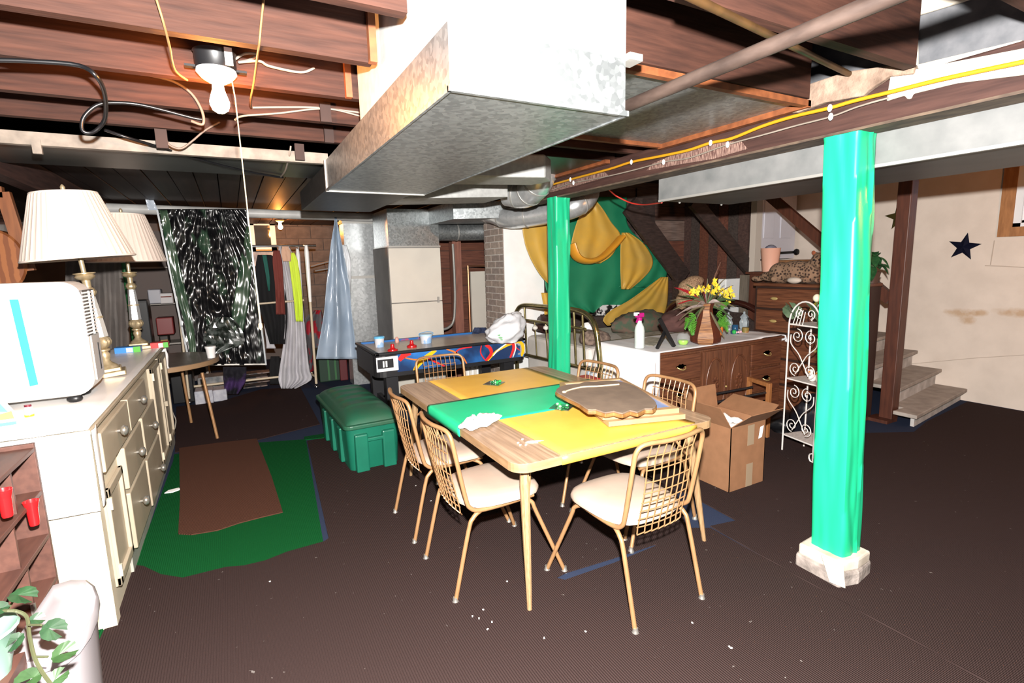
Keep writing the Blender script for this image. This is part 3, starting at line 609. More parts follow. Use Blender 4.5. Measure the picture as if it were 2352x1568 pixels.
# runners
yel_m = mat('yellow_plastic', (.78, .46, .075), (.74, .42, .065), rough=.38, scale=9, bump=.06); grn_m = mat('green_plastic', (.02, .52, .24), (.018, .47, .215), rough=.35, scale=6, bump=.08)
def runner(name, label, along, a0, a1, b0, b1, z, drop0, drop1, m, wob=.0):
    # along: 'y' or 'x'; a = extent along, b = across
    e0 = a0-.004; e1 = a1+.004
    def prof(t):
        L0, L1 = drop0, a1-a0+.008; tot = L0+L1+drop1; s = t*tot
        if s < L0: return e0, z-(L0-s)
        if s < L0+L1: return e0+(s-L0), z
        return e1, z-(s-L0-L1)
    def fn(u, v):
        a, zz_ = prof(v); b = b0+(b1-b0)*u; zz_ += .0016*abs(noise.noise(Vector((a*6, b*6, 2))))
        k = wob*(u-.5)*noise.noise(Vector((v*3, 4, 1)))
        return (b+k, a, zz_) if along == 'y' else (a, b+k, zz_)
    o = MB().grid(fn, 14, 60).build(name, m, solid=.0022, auto=60); return tag(o, label, 'table runner')
runner('yellow_runner', 'yellow plastic runner laid along the dining table', 'y', ty0, ty1, 1.215, 2.06, TZ+.0025, .045, .02, yel_m, .01)
runner('green_runner', 'green plastic runner laid across the dining table', 'x', tx0, tx1, 2.42, 2.93, TZ+.007, .055, .03, grn_m, .02)
# ---- chairs
vinyl2_m = mat('cream_vinyl', (.40, .305, .24), (.35, .265, .21), rough=.45, scale=5, bump=.05)
glide_m = mat('steel_glide', (.5, .48, .44), rough=.35, metal=.8)
def make_chair(label):
    t = thing('dining_chair', label, 'chair', (0, 0, 0), 0, 'gold tube dining chairs with wire backs')
    def seat(u, v):
        a = (u-.5)*2; b = (v-.5)*2
        e = (abs(a)**4+abs(b)**4)**.25; return a, b
    mb = MB(); nu = 28; rings = [(0, .482), (.35, .481), (.65, .478), (.85, .470), (.95, .460), (1.0, .448), (1.0, .432), (.96, .425), (0.0, .424)]
    for r_, z in rings:
        for k in range(nu):
            a = 2*math.pi*k/nu; ca, sa = math.cos(a), math.sin(a); q = (abs(ca)**3.4+abs(sa)**3.4)**(-1/3.4)
            wd = .218+.012*sa*q; mb.v.append(Vector((ca*q*wd*max(r_, .001), .012+sa*q*.215*max(r_, .001), z-.008*(1-sa*q*r_)*.5)))
    for i in range(len(rings)-1):
        for k in range(nu): mb.f.append([i*nu+k, i*nu+(k+1) % nu, (i+1)*nu+(k+1) % nu, (i+1)*nu+k])
    mb.build('seat', vinyl2_m, t, auto=50)
    hp = []
    for s in (-1, 1):
        side = [(s*.185, .16, .415), (s*.195, -.02, .413), (s*.198, -.14, .418), (s*.198, -.185, .440), (s*.198, -.203, .48), (s*.200, -.232, .62), (s*.200, -.255, .74), (s*.197, -.264, .785), (s*.178, -.272, .812), (s*.14, -.285, .822), (s*.07, -.300, .822)]
        hp = hp+side if s < 0 else hp+[(0, -.304, .822)]+side[::-1]
    MB().tube(catmull(hp, 3), .0105, 8).build('back_hoop', goldleg_m, t, auto=60)
    for s in (-1, 1):
        rl = catmull([(s*.17, -.06, .415), (s*.19, -.135, .408), (s*.198, -.175, .385), (s*.2, -.20, .33), (s*.206, -.28, .012)], 4)
        l = MB().tube(rl, .0105, 8).build('leg', goldleg_m, t, auto=60); MB().lathe([(.017, 0), (.017, .008), (.012, .016), (.011, .03)], 10, (s*.206, -.281, 0)).build('glide', glide_m, l, auto=50)
        flg = catmull([(s*.14, .02, .415), (s*.175, .10, .408), (s*.195, .145, .385), (s*.205, .165, .33), (s*.262, .288, .012)], 4)
        l = MB().tube(flg, .0105, 8).build('leg', goldleg_m, t, auto=60); MB().lathe([(.017, 0), (.017, .008), (.012, .016), (.011, .03)], 10, (s*.2625, .289, 0)).build('glide', glide_m, l, auto=50)
    def by(x, z): return -.205-.22*max(0, z-.44)*.72-.016*(1-(x/.15)**2)-.03*math.sin(max(0, min(1, (z-.40)/.4))*math.pi)*.5
    wg = MB(); xs = [-.132+.0377*i for i in range(8)]
    for x in xs: wg.tube([(x, by(x, z)-(.02 if z == .82 else 0), z) for z in (.395, .42, .50, .58, .66, .74, .82)], .0030, 5)
    for i, z in enumerate((.425, .465, .505, .545, .590, .640, .695, .755)):
        x0, x1 = (xs[0]-.004, xs[-1]+.004); wg.tube([(x0+(x1-x0)*k/6, by(x0+(x1-x0)*k/6, z), z) for k in range(7)], .0030, 5)
    for a_, b_ in zip(xs[:-1], xs[1:]): wg.tube([(a_, by(a_, .395), .395), ((a_+b_)/2, by(a_, .395)+.022, .372), (b_, by(b_, .395), .395)], .0030, 5)
    wg.build('wire_back', goldleg_m, t)
    return t
CH = [((1.545, 1.765, 0), 2, 'gold wire back chair at the near end of the dining table beside the carton'),
      ((1.055, 2.255, 0), -90, 'gold wire back chair on the tote side of the table, next to the paper scraps'),
      ((1.055, 2.845, 0), -91, 'gold wire back chair tucked in right beside the green tote'),
      ((1.42, 3.60, 0), 180, 'gold wire back chair at the far table end before the hockey table'),
      ((1.99, 2.86, 0), 95, 'gold wire back chair tucked in front of the slim green post'),
      ((2.03, 2.23, 0), 92, 'gold chair tucked behind the stacked frames beside the carton')]
c0 = make_chair(CH[0][2]); c0.location = CH[0][0]; c0.rotation_euler = (0, 0, R(CH[0][1]))
for loc, rz, lab in CH[1:]: dup(c0, loc, R(rz), lab)
# ---- things on the table
A, B, C = PZ(1398, 980, .71), PZ(1574, 962, .71), PZ(1436, 886, .71); A.z = B.z = C.z = 0; D = A+C-B
cork_m = mat('frame_oak', (.42, .27, .14), (.34, .2, .1), rough=.5, scale=7); pic_m = mat('blue_picture', (.16, .26, .52), (.30, .36, .55), rough=.3, scale=9, lo=.3, hi=.7)
def frame(label, quad, z):
    c = (quad[0]+quad[2])/2; o = thing('picture_frame', label, 'picture frame', (c.x, c.y, z)); q = [p-c for p in quad]; inn = [p*.90 for p in q]
    mb = MB()
    for i in range(4):
        j = (i+1) % 4; mb.add([q[i], q[j], inn[j], inn[i]]+[Vector((p.x, p.y, .026)) for p in (q[i], q[j], inn[j], inn[i])], [(3, 2, 1, 0), (4, 5, 6, 7), (0, 1, 5, 4), (1, 2, 6, 5), (2, 3, 7, 6), (3, 0, 4, 7)])
    mb.build('frame', cork_m, o); MB().prism([(p.x, p.y) for p in inn], .006, .018).build('picture', pic_m, o); return o
frame('oak framed blue picture lying lowest in the stack', [A, B, C, D], TZ+.0105)
sh = Vector((-.01, .035, 0)); frame('oak framed blue picture lying under the scalloped plaque', [p+sh for p in (A, B, C, D)], TZ+.037)
zp = TZ+.066
op = [(1275, 897), (1283, 888), (1300, 883), (1330, 880), (1342, 876), (1370, 875), (1398, 873), (1430, 876), (1455, 884), (1472, 894), (1490, 906), (1506, 920), (1509, 930), (1500, 938), (1482, 938), (1465, 946), (1448, 942), (1430, 949), (1410, 944), (1390, 947), (1368, 940), (1350, 940), (1330, 926), (1305, 914), (1288, 905)]
pp = [PZ(a, b, zp+.028) for a, b in op]; cc = sum(pp, Vector())/len(pp)
pq = thing('wall_plaque', 'scalloped wooden plaque lying face down with a hanging wire', 'plaque', (cc.x, cc.y, zp))
sm = catmull([Vector((p.x-cc.x, p.y-cc.y, 0)) for p in pp], 2, True)
MB().prism([(p.x, p.y) for p in sm], 0, .020).build('carved_edge', mat('plaque_edge', (.30, .15, .05), (.16, .07, .02), rough=.5, scale=18), pq, bevel=.005)
MB().prism([(p.x*.985, p.y*.985) for p in sm], .020, .028).build('back_board', mat('plaque_back', (.20, .145, .105), (.16, .115, .085), rough=.8, scale=12), pq, bevel=.002)
wp = [PZ(a, b, zp+.032)-Vector((cc.x, cc.y, zp)) for a, b in ((1296, 900), (1312, 894), (1340, 888), (1380, 886), (1422, 882))]
MB().tube(catmull(wp, 4), .0045, 6).build('hanging_wire', mat('cream_cord', (.6, .48, .33), rough=.7), pq); MB().sph((wp[0].x, wp[0].y, .033), .014, 8, 6, (1, 1, .5)).build('tape_blob', MATS['cream_cord'], pq)
bead_ms = [mat('green_glass', (.03, .35, .08), rough=.08, spec=.8), mat('pale_green_glass', (.25, .6, .3), rough=.08, spec=.8), mat('dark_green_glass', (.01, .10, .03), rough=.1)]
mir_m = mat('mirror_tile', (.35, .4, .38), rough=.12, metal=.9)
def beads(px_, py_, label, seed):
    p = PZ(px_, py_, TZ+.005); o = thing('bead_coaster', label, 'centrepiece', (p.x, p.y, TZ+.0062), R(38)); rnd = random.Random(seed)
    boxobj('mirror_tile', (-.06, -.06, 0), (.06, .06, .004), mir_m, o)
    for i in range(9):
        r = rnd.uniform(.007, .012); MB().sph((rnd.uniform(-.035, .035), rnd.uniform(-.035, .035), .004+r*.8), r, 9, 6, (1, 1, .8)).build('glass_bead', bead_ms[i % 3], o, auto=80)
    for i in range(2):
        MB().sph((rnd.choice((-1, 1))*rnd.uniform(.06, .075), rnd.uniform(-.06, .06), .008), .008, 9, 6, (1, 1, .6)).build('glass_bead', bead_ms[2], o, auto=80)
beads(1135, 881, 'mirror tile with green glass beads on the far yellow runner half', 2); beads(1290, 936, 'mirror tile with green glass beads beside the plaque', 5)
# crumpled tissue and scraps
p = PZ(1098, 970, TZ+.012)
def tis(u, v):
    a = (u-.5); b = (v-.5); n_ = noise.noise(Vector((u*6, v*6, 3)))+.5*noise.noise(Vector((u*14, v*14, 1)))
    e = 1+.25*noise.noise(Vector((math.atan2(b, a)*2, 0, 5))); k = max(0, 1-(a*a+b*b)*4)**.5; e *= (.5/max(abs(a), abs(b), .001)*(a*a+b*b)**.5 > .0)*1.; q = 1/max(1, (a*a+b*b)**.5*2/.999*.9) ; return (a*q*.15*e+b*.03, b*q*.29*e, .004+.030*k*(.6+.8*n_)+.004*n_)
ts = MB().grid(tis, 18, 26).build('crumpled_tissue', mat('tissue', (.82, .78, .74), rough=.8), solid=.002, auto=60); ts.location = (p.x+.02, p.y+.01, TZ+.010); ts.rotation_euler = (0, 0, R(-50)); tag(ts, 'crumpled white tissue on the table corner', 'tissue')
p = PZ(1228, 1013, TZ+.003); sc_ = MB().prism([(-.045, -.004), (-.02, .008), (.02, .007), (.045, -.002), (.02, -.010), (-.02, -.010)], 0, .004).build('paper_scrap', MATS['tissue']); sc_.location = (p.x, p.y, TZ+.0005); sc_.rotation_euler = (0, 0, R(-20)); tag(sc_, 'oval white paper scrap on the bare laminate', 'paper')
for i, (a, b) in enumerate(((1200, 1009), (1195, 1022), (1208, 1022), (1190, 1017))):
    p = PZ(a, b, TZ); o = MB().prism([(.007*math.cos(k), .006*math.sin(k*1.1)) for k in (0, 1, 2, 3, 4, 5)], 0, .003).build('paper_crumb', MATS['tissue']); o.location = (p.x, p.y, TZ+.0005); tag(o, 'tiny white paper crumb beside the oval scrap', 'paper', 'paper crumbs on the dining table')
# ---- carton
card_m = mat('cardboard', (.24, .115, .055), (.21, .10, .047), rough=.8, scale=14); tape_m = mat('packing_tape', (.28, .21, .14), rough=.35)
bx = thing('cardboard_carton', 'open brown cardboard carton standing beside the dining table', 'box', (2.945, 2.355, 0)); bw, bd, bh = .175, .20, .452; t_ = .005
boxobj('base', (-bw, -bd, 0), (bw, bd, .006), card_m, bx)
for nm, a, b in (('side', (-bw, -bd, 0), (-bw+t_, bd, bh)), ('side', (bw-t_, -bd, 0), (bw, bd, bh)), ('side', (-bw, -bd, 0), (bw, -bd+t_, bh)), ('side', (-bw, bd-t_, 0), (bw, bd, bh))): boxobj(nm, a, b, card_m, bx)
def flap(p, q, out, L, ang, ins=.015):
    p = Vector(p); q = Vector(q); d = (q-p).normalized(); o_ = Vector(out); v = o_*math.cos(R(ang))+Vector((0, 0, 1))*math.sin(R(ang)); n_ = v.cross(d)
    MB().poly3([p, q, q-d*ins+v*L, p+d*ins+v*L], n_, t_).build('flap', card_m, bx)
flap((-bw, -bd, bh), (-bw, bd, bh), (-1, 0, 0), .17, 58); flap((bw, -bd, bh), (bw, bd, bh), (1, 0, 0), .17, 25); flap((-bw, -bd, bh), (bw, -bd, bh), (0, -1, 0), .17, 40); flap((-bw, bd, bh), (bw, bd, bh), (0, 1, 0), .17, 84)
boxobj('tape', (-.01, -bd-.0012, .30), (.055, -bd-.0002, .44), tape_m, bx); boxobj('tape', (-.01, -bd-.0012, .0), (.055, -bd-.0002, .17), tape_m, bx)
MB().poly3([(.10, -bd-.0015, .33), (.135, -bd-.0015, .335), (.15, -bd-.0015, .415), (.115, -bd-.0015, .41)], (0, -1, 0), .001).build('white_label', clip_m, bx)
def pk(u, v): return ((u-.5)*.33, (v-.5)*.38, .40+.05*noise.noise(Vector((u*3, v*3, 7)))+.02*noise.noise(Vector((u*9, v*9, 2))))
MB().grid(pk, 14, 14).build('white_packing', mat('packing_white', (.85, .83, .80), rough=.7), bx, solid=.004, auto=60)
# ---- green tote
tote_m = mat('tote_green', (.008, .13, .078), (.007, .11, .067), rough=.38, scale=5, spec=.5)
lid_m = mat('tote_lid', (.012, .092, .052), (.024, .08, .045), rough=.42, scale=4)
tg = thing('storage_tote', 'large dark green plastic storage tote with ribbed lid', 'storage bin', (.84, 4.43, 0), R(2)); tw, tl = .205, .575
mb = MB(); lv = [(0, .90), (.015, .92), (.30, .985), (.355, 1.0)]; base = rrect(-tw, -tl, tw, tl, .05, 4)
n = len(base)
for z, s in lv: mb.v += [Vector((x*s, y*(s*.5+.5), z)) for x, y in base]
for i in range(len(lv)-1):
    for k in range(n): mb.f.append([i*n+k, i*n+(k+1) % n, (i+1)*n+(k+1) % n, (i+1)*n+k])
mb.f.append(list(range(n))[::-1]); mb.f.append([3*n+k for k in range(n)]); mb.build('tub', tote_m, tg, auto=40)
for x in (-.105, .105): MB().prism([(x-.05, -tl-.028), (x+.05, -tl-.028), (x+.05, -tl+.05), (x-.05, -tl+.05)], .0, .30).build('corner_rib', tote_m, tg, bevel=.012)
boxobj('handle_shelf', (-.08, -tl-.025, .235), (.08, -tl+.03, .262), tote_m, tg, .006)
for y in (-.3, 0, .3): boxobj('side_rib', (-tw-.012, y-.05, .02), (-tw+.03, y+.05, .30), tote_m, tg, .01)
MB().prism(rrect(-tw-.022, -tl-.03, tw+.022, tl+.03, .06, 5), .345, .378).build('lid_rim', lid_m, tg, bevel=.008)
def dome(u, v):
    a = (u-.5)*2; b = (v-.5)*2; e = (1-abs(a)**4)*(1-abs(b)**6)
    rib = .011*max(0, math.sin(b*math.pi*6.5)) if abs(b) < .72 and abs(a) < .75 else 0
    return (a*tw*1.0, b*tl*1.0, .374+e**.55*.092+rib*(1-abs(a)**3))
MB().grid(dome, 20, 80).build('lid_dome', lid_m, tg, auto=50)
# ================================================================ LEFT CABINET SIDE
cab_m = mat('cabinet_cream', (.40, .34, .25), (.35, .295, .215), rough=.4, scale=4); cabl_m = mat('cabinet_cream_light', (.60, .53, .40), (.55, .48, .36), rough=.45, scale=4)
kick_m = mat('kick_grey', (.34, .33, .29), (.27, .26, .23), rough=.5, scale=6)
DX, DY0, DY1, DZ = -.585, 2.67, 5.45, .905
cab = thing('sideboard_cabinet', 'long cream painted sideboard with round knobs along the wall', 'cabinet', (-.86, 4.06, 0)); co = Vector((-.86, 4.06, 0))
def CB(name, x0, x1, y0, y1, z0, z1, m, par=cab, bevel=.0): return boxobj(name, (x0-co.x, y0-co.y, z0), (x1-co.x, y1-co.y, z1), m, par, bevel)
CB('carcass', -1.12, DX-.012, DY0, DY1, .10, DZ-.02, cabl_m); CB('top_board', -1.13, DX+.012, DY0-.01, DY1+.01, DZ-.02, DZ, cab_m, bevel=.004); CB('plinth', -1.10, DX+.0, DY0+.46, DY1, 0, .10, kick_m); CB('end_base', -1.12, DX-.012, DY0, DY0+.46, 0.01, .10, cabl_m)
CB('corner_stile', DX-.05, DX+.002, DY0-.006, DY0+.06, .0, DZ-.02, cabl_m)
knob_m = mat('pewter_knob', (.42, .40, .36), rough=.25, metal=.8); kp = [(.008, 0), (.009, .012), (.022, .018), (.027, .028), (.022, .040), (.006, .046)]
RX = Matrix.Rotation(R(90), 3, 'Y'); kme = None
def knob(par, y, z, x=DX+.026):
    global kme
    if kme is None:
        o = MB().lathe(kp, 14, axis=RX).build('knob', knob_m, par, auto=50); kme = o.data
    else: o = bpy.data.objects.new('knob', kme); COL.objects.link(o); o.parent = par
    o.location = (x-co.x, y-co.y, z)
for (y0, y1, z0, z1, ky, kz) in [(2.75, 3.40, .685, .865, 3.07, .785), (3.42, 4.06, .685, .865, 3.74, .79), (3.17, 3.72, .445, .665, 3.46, .55), (3.78, 4.34, .425, .665, 4.05, .545), (3.16, 3.70, .12, .425, 3.38, .29), (3.76, 4.36, .10, .40, 4.14, .215)]:
    d_ = CB('drawer', DX-.02, DX+.026, y0, y1, z0, z1, cab_m, bevel=.006); knob(d_, ky, kz)
for (y0, y1, z0, z1) in [(2.76, 3.10, .14, .60), (4.47, 4.90, .12, .86), (4.97, 5.38, .12, .86)]:
    d_ = CB('door', DX-.02, DX+.004, y0, y1, z0, z1, cab_m)
    for a in ((y0, y0+.035, z0, z1), (y1-.035, y1, z0, z1), (y0, y1, z0, z0+.04), (y0, y1, z1-.04, z1)): CB('door_frame', DX+.002, DX+.020, a[0], a[1], a[2], a[3], cab_m, d_, .004)
    for z in (z0+.05, z1-.09): CB('hinge', DX+.018, DX+.03, y0-.012, y0+.004, z, z+.055, cabl_m, d_)
CB('handle_latch', DX+.015, DX+.04, 4.925, 4.945, .47, .51, cab_m)
# cloth over the top
wcl_m = mat('white_vinyl_cloth', (.80, .78, .76), (.74, .72, .71), rough=.35, scale=4, bump=.05)
cl = thing('plastic_cloth', 'white plastic cloth spread over the long sideboard', 'tablecloth', (-.86, 2.66, DZ))
def c1(u, v):
    x = -1.125+(DX+.004+1.125)*u; y = 2.66+(5.46-2.66)*v; return (x+.86, y-2.66, .0035+.0025*noise.noise(Vector((x*9, y*7, 0)))+.002)
MB().grid(c1, 10, 60).build('top_sheet', wcl_m, cl, solid=.002, auto=60)
def c2(u, v):
    x = -1.125+(DX+.012+1.125)*u; z = .004-.335*v-.012*u*v; return (x+.86, -.012-.018*v+.006*noise.noise(Vector((x*6, z*4, 3))), z)
MB().grid(c2, 16, 10).build('end_drop', wcl_m, cl, solid=.002, auto=60)
def c3(u, v):
    y = .11*u-.022; z = .004-(.335 if u < .9 else .335)*v; return (DX+.020+.86+.004*math.sin(u*5), y*(1-.2*v), z)
MB().grid(c3, 6, 10).build('corner_drop', wcl_m, cl, solid=.002, auto=60)
def c4(u, v): return (-1.0+.86+.44*u+.02*noise.noise(Vector((u*7, v*3, 1))), 2.815+.012*noise.noise(Vector((u*9, v*5, 2))), .004-.22*v*(.6+.4*u))
MB().grid(c4, 12, 8).build('far_drop', wcl_m, cl, solid=.002, auto=60)
# heater / air cleaner
ac = thing('air_cleaner', 'white rounded appliance with coil grille and blue tape strip on the sideboard', 'appliance', (-.90, 3.38, DZ+.006))
wh_m = mat('appliance_white', (.80, .78, .75), rough=.3)
MR = Matrix.Rotation(R(90), 4, 'X')
MB().prism([(x, z) for x, z in rrect(-.30, .035, .245, .605, .085, 7)], -.13, .13, Matrix.Rotation(R(90), 4, 'X')).build('body', wh_m, ac, bevel=.02)
boxobj('side_panel', (.243, -.07, .10), (.249, .10, .33), mat('side_grey', (.50, .47, .45), rough=.4), ac); boxobj('side_slot', (.246, .03, .14), (.252, .045, .28), MATS['black_plastic'], ac)
boxobj('grille_recess', (.235, -.115, .33), (.2475, .115, .56), mat('grille_dark', (.07, .06, .055), rough=.5), ac)
for k in range(13):
    z = .342+k*.0170; MB().tube([(.244, -.115, z), (.256, -.06, z+.002), (.258, 0, z), (.256, .06, z+.002), (.244, .115, z)], .0045, 6).build('grille_bar', wh_m, ac)
for y in (-.04, .04): MB().tube([(.258, y, .335), (.258, y, .555)], .005, 6).build('grille_rib', wh_m, ac)
MB().poly3([(-.02, -.1335, .53), (.012, -.1335, .53), (.032, -.1335, .115), (.0, -.1335, .11)], (0, -1, 0), .0015).build('blue_tape', mat('cyan_tape', (.03, .55, .80), rough=.4), ac)
for x in (-.18, .15):
    MB().sph((x, -.09, .018), .024, 10, 8, (1.4, 1, .9)).build('foot', MATS['black_plastic'], ac, auto=60); MB().sph((x, .09, .018), .024, 10, 8, (1.4, 1, .9)).build('foot', MATS['black_plastic'], ac, auto=60)
# detergent bag and bottle at the frame edge
bg = thing('detergent_box', 'cyan and orange detergent pack standing in front of the white appliance', 'package', PZ(10, 978, DZ+.006)); 
cy_m = mat('cyan_print', (.10, .62, .75), rough=.4); wh2 = mat('pack_white', (.85, .83, .82), rough=.4); rd_m = mat('pack_red', (.75, .12, .06), rough=.4); og_m = mat('pack_orange', (.85, .36, .10), rough=.4); lg_m = mat('lime_plastic', (.25, .65, .05), rough=.35)
MB().add([(-.25, -.03, .0), (.055, -.03, .0), (.05, .05, 0), (-.25, .05, 0), (-.25, -.02, .21), (-.035, -.02, .19), (-.035, .03, .19), (-.25, .03, .21)], [(3, 2, 1, 0), (4, 5, 6, 7), (0, 1, 5, 4), (1, 2, 6, 5), (2, 3, 7, 6), (3, 0, 4, 7)]).build('pack', wh2, bg)
MB().poly3([(-.25, -.0275, .10), (-.03, -.0275, .075), (.028, -.0275, .065), (-.025, -.0225, .165), (-.25, -.0225, .175)], (0, -1, 0), .002).build('cyan_print', cy_m, bg)
MB().poly3([(-.25, -.0325, .0), (.05, -.0325, .008), (.05, -.0325, .022), (-.25, -.0325, .018)], (0, -1, 0), .002).build('cyan_band', cy_m, bg)
MB().poly3([(-.25, -.0318, .03), (.045, -.0318, .035), (.04, -.0305, .068), (-.02, -.0308, .055), (-.25, -.0315, .05)], (0, -1, 0), .0015).build('orange_band', og_m, bg)
MB().poly3([(-.25, -.022, .175), (-.05, -.0215, .172), (-.04, -.0205, .195), (-.25, -.0205, .235)], (0, -1, 0), .002).build('red_print', rd_m, bg)
MB().prism([(-.25, -.035), (-.045, -.03), (-.03, .0), (-.06, .03), (-.25, .035)], .265, .285).build('green_lid', lg_m, bg, bevel=.008)
pb_ = PZ(68, 956, DZ+.006); pbt = thing('pill_bottle', 'small white and red bottle with yellow base by the appliance foot', 'bottle', (pb_.x, pb_.y, DZ+.006))
MB().lathe([(.017, 0), (.018, .006), (.017, .010)], 14).build('yellow_base', mat('yellow_ring', (.8, .55, .02), rough=.4), pbt, auto=50); MB().lathe([(.0155, .010), (.0155, .040), (.012, .046)], 14).build('bottle_body', wh2, pbt, auto=50); MB().lathe([(.013, .046), (.013, .056), (.004, .057)], 14).build('cap', mat('maroon', (.12, .01, .02), rough=.4), pbt, auto=50)
# ---- lamps
brass_m = mat('lamp_brass', (.52, .42, .27), (.36, .28, .16), rough=.35, metal=.5, scale=30); mirr_m = mat('lamp_mirror', (.80, .79, .77), rough=.16, metal=.7)
shade_m = mat('lamp_shade', (.72, .61, .53), (.64, .53, .46), rough=.85, scale=6, stretch=(1, 1, .1))
def make_lamp(label, loc):
    o = thing('table_lamp', label, 'lamp', loc, 0, 'brass and mirror table lamps')
    MB().prism(rrect(-.088, -.088, .088, .088, .006, 2), 0, .028).build('base', brass_m, o, bevel=.004); MB().prism(rrect(-.068, -.068, .068, .068, .006, 2), .028, .050).build('base_step', brass_m, o, bevel=.004)
    MB().lathe([(.062, .050), (.050, .066), (.030, .082), (.022, .096), (.026, .112), (.030, .135), (.022, .152), (.036, .160), (.036, .168), (.024, .174)], 22).build('foot_turning', brass_m, o, auto=40)
    MB().lathe([(.024, .174), (.044, .195), (.050, .215), (.044, .235), (.032, .248)], 32, ribs=12, ramp=.07).build('gadroon', brass_m, o, auto=50)
    MB().lathe([(.042, .248), (.036, .365)], 6).build('mirror_shaft', mirr_m, o); MB().lathe([(.040, .365), (.040, .377)], 18).build('shaft_ring', brass_m, o, auto=40)
    MB().lathe([(.035, .377), (.026, .50)], 6).build('mirror_shaft', mirr_m, o)
    MB().lathe([(.024, .50), (.034, .515), (.036, .53), (.030, .548), (.022, .556)], 28, ribs=10, ramp=.06).build('gadroon', brass_m, o, auto=50)
    MB().lathe([(.020, .556), (.022, .60), (.046, .612), (.052, .622), (.044, .634), (.056, .640), (.056, .646), (.018, .650)], 22).build('socket_cup', brass_m, o, auto=40)
    MB().lathe([(.013, .650), (.013, .80)], 14).build('socket', brass_m, o, auto=40)
    # pleated shade
    n = 132; mb = MB(); prof = [(.272, .728), (.268, .742), (.160, 1.100), (.156, 1.115)]
    for ri, (r, z) in enumerate(prof):
        for k in range(n):
            a = 2*math.pi*k/n; rr = r+(.0032 if ri in (1, 2) and k % 3 == 0 else 0); mb.v.append(Vector((math.cos(a)*rr, math.sin(a)*rr, z)))
    for i in range(3):
        for k in range(n): mb.f.append([i*n+k, i*n+(k+1) % n, (i+1)*n+(k+1) % n, (i+1)*n+k])
    s_ = mb.build('shade', shade_m, o, solid=.003)
    for r, z, w_ in ((.273, .733, .006), (.157, 1.112, .005)): MB().tube([(math.cos(2*math.pi*k/40)*r, math.sin(2*math.pi*k/40)*r, z) for k in range(40)], w_, 6, closed=True).build('shade_trim', shade_m, s_, auto=60)
    for k in range(3): a = 2*math.pi*k/3; MB().tube([(0, 0, 1.10), (math.cos(a)*.157, math.sin(a)*.157, 1.108)], .003, 5).build('spider_arm', brass_m, s_)
    MB().tube([(0, 0, .78), (0, 0, 1.13)], .004, 6).build('harp', brass_m, o)
    MB().lathe([(.018, 1.118), (.008, 1.126), (.012, 1.140), (.013, 1.150), (.006, 1.162), (.001, 1.166)], 14).build('finial', brass_m, o, auto=50); return o
l1p = PZ(252, 862, DZ+.008); L1 = make_lamp('tall brass lamp with pleated cream shade close behind the white appliance', (l1p.x, l1p.y, DZ+.009)); L1.rotation_euler = (0, R(-4.5), R(8))
l2p = PZ(322, 798, DZ+.008); L2 = dup(L1, (l2p.x, min(l2p.y, 5.33), DZ+.007), R(5), 'brass lamp with pleated cream shade at the far end of the sideboard')
# boxes behind lamp two
for nm, lab, c, a, b, Y in (('crayon_box', 'blue and green box lying behind the farther lamp', (.03, .22, .62), (262, 800), (318, 768), 5.1), ('toy_box', 'red topped bright box beside the farther lamp', (.55, .03, .03), (345, 792), (383, 765), 5.25)):
    p = PY(a[0], a[1], Y); q = PY(b[0], b[1], Y); o = thing(nm, lab, 'box', (p.x, Y, DZ+.006)); hgt = .045
    L_ = q.x-p.x; boxobj('carton', (0, 0, 0), (L_, .10, hgt), mat(nm+'_m', c, rough=.4), o); boxobj('print', (L_*.45, -.002, .004), (L_*.7, 0, hgt-.006), wh2, o); boxobj('green_print', (L_*.72, -.002, 0), (L_, 0, hgt), mat('print_green', (.08, .42, .04), rough=.4), o)
# ---- brown cubby shelf standing against the cabinet end
cub = thing('cubby_shelf', 'dark brown wooden cubby shelf beside the sideboard end', 'shelf', (-.80, 1.9, 0)); cw_m = mat('cubby_wood', (.10, .042, .030), (.065, .027, .02), rough=.55, scale=5, stretch=(6, 1, 6)); cbk_m = mat('cubby_back', (.26, .095, .035), (.20, .072, .028), rough=.6, scale=4)
sx0, sx1, sy0, sy1 = -.08, .095, -.9, .60
boxobj('back', (sx0-.008, sy0, 0), (sx0, sy1, .93), cbk_m, cub); boxobj('side', (sx0, sy1-.02, 0), (sx1, sy1, .93), cw_m, cub, .003); boxobj('side', (sx0, sy0, 0), (sx1, sy0+.02, .93), cw_m, cub)
zsh = [.03, .21, .39, .57, .745, .915]
for z in zsh: boxobj('shelf', (sx0, sy0+.02, z-.016), (sx1, sy1-.02, z), cw_m, cub, .002)
for r_ in range(5):
    for k in range(5):
        y = sy1-.02-(.20+.05*(r_ % 2))-k*.24
        if y > sy0: boxobj('divider', (sx0, y-.012, zsh[r_]), (sx1-.012, y, zsh[r_+1]-.016), cw_m, cub)
boxobj('hook', (sx1, .30, .40), (sx1+.012, .31, .44), glide_m, cub)
red_m = mat('red_plastic', (.42, .010, .012), rough=.25)
for i, (a, b, lab) in enumerate([(80, 1205, 'red plastic tube cup in the cubby near the sideboard end'), (18, 1186, 'red plastic tube cup hanging in the cubby farther from the sideboard')]):
    p = PX(a, b, -.695); o = thing('red_cup', lab, 'cup', (p.x, p.y, p.z), 0, 'red cups in the cubby shelf'); o.scale = (.62, .62, .62); 
    MB().lathe([(.021, 0), (.024, .012), (.027, .10), (.030, .112), (.036, .135), (.038, .146), (.034, .146), (.024, .105), (.020, .02), (.001, .018)], 20, cap=False).build('cup', red_m, o, auto=40)
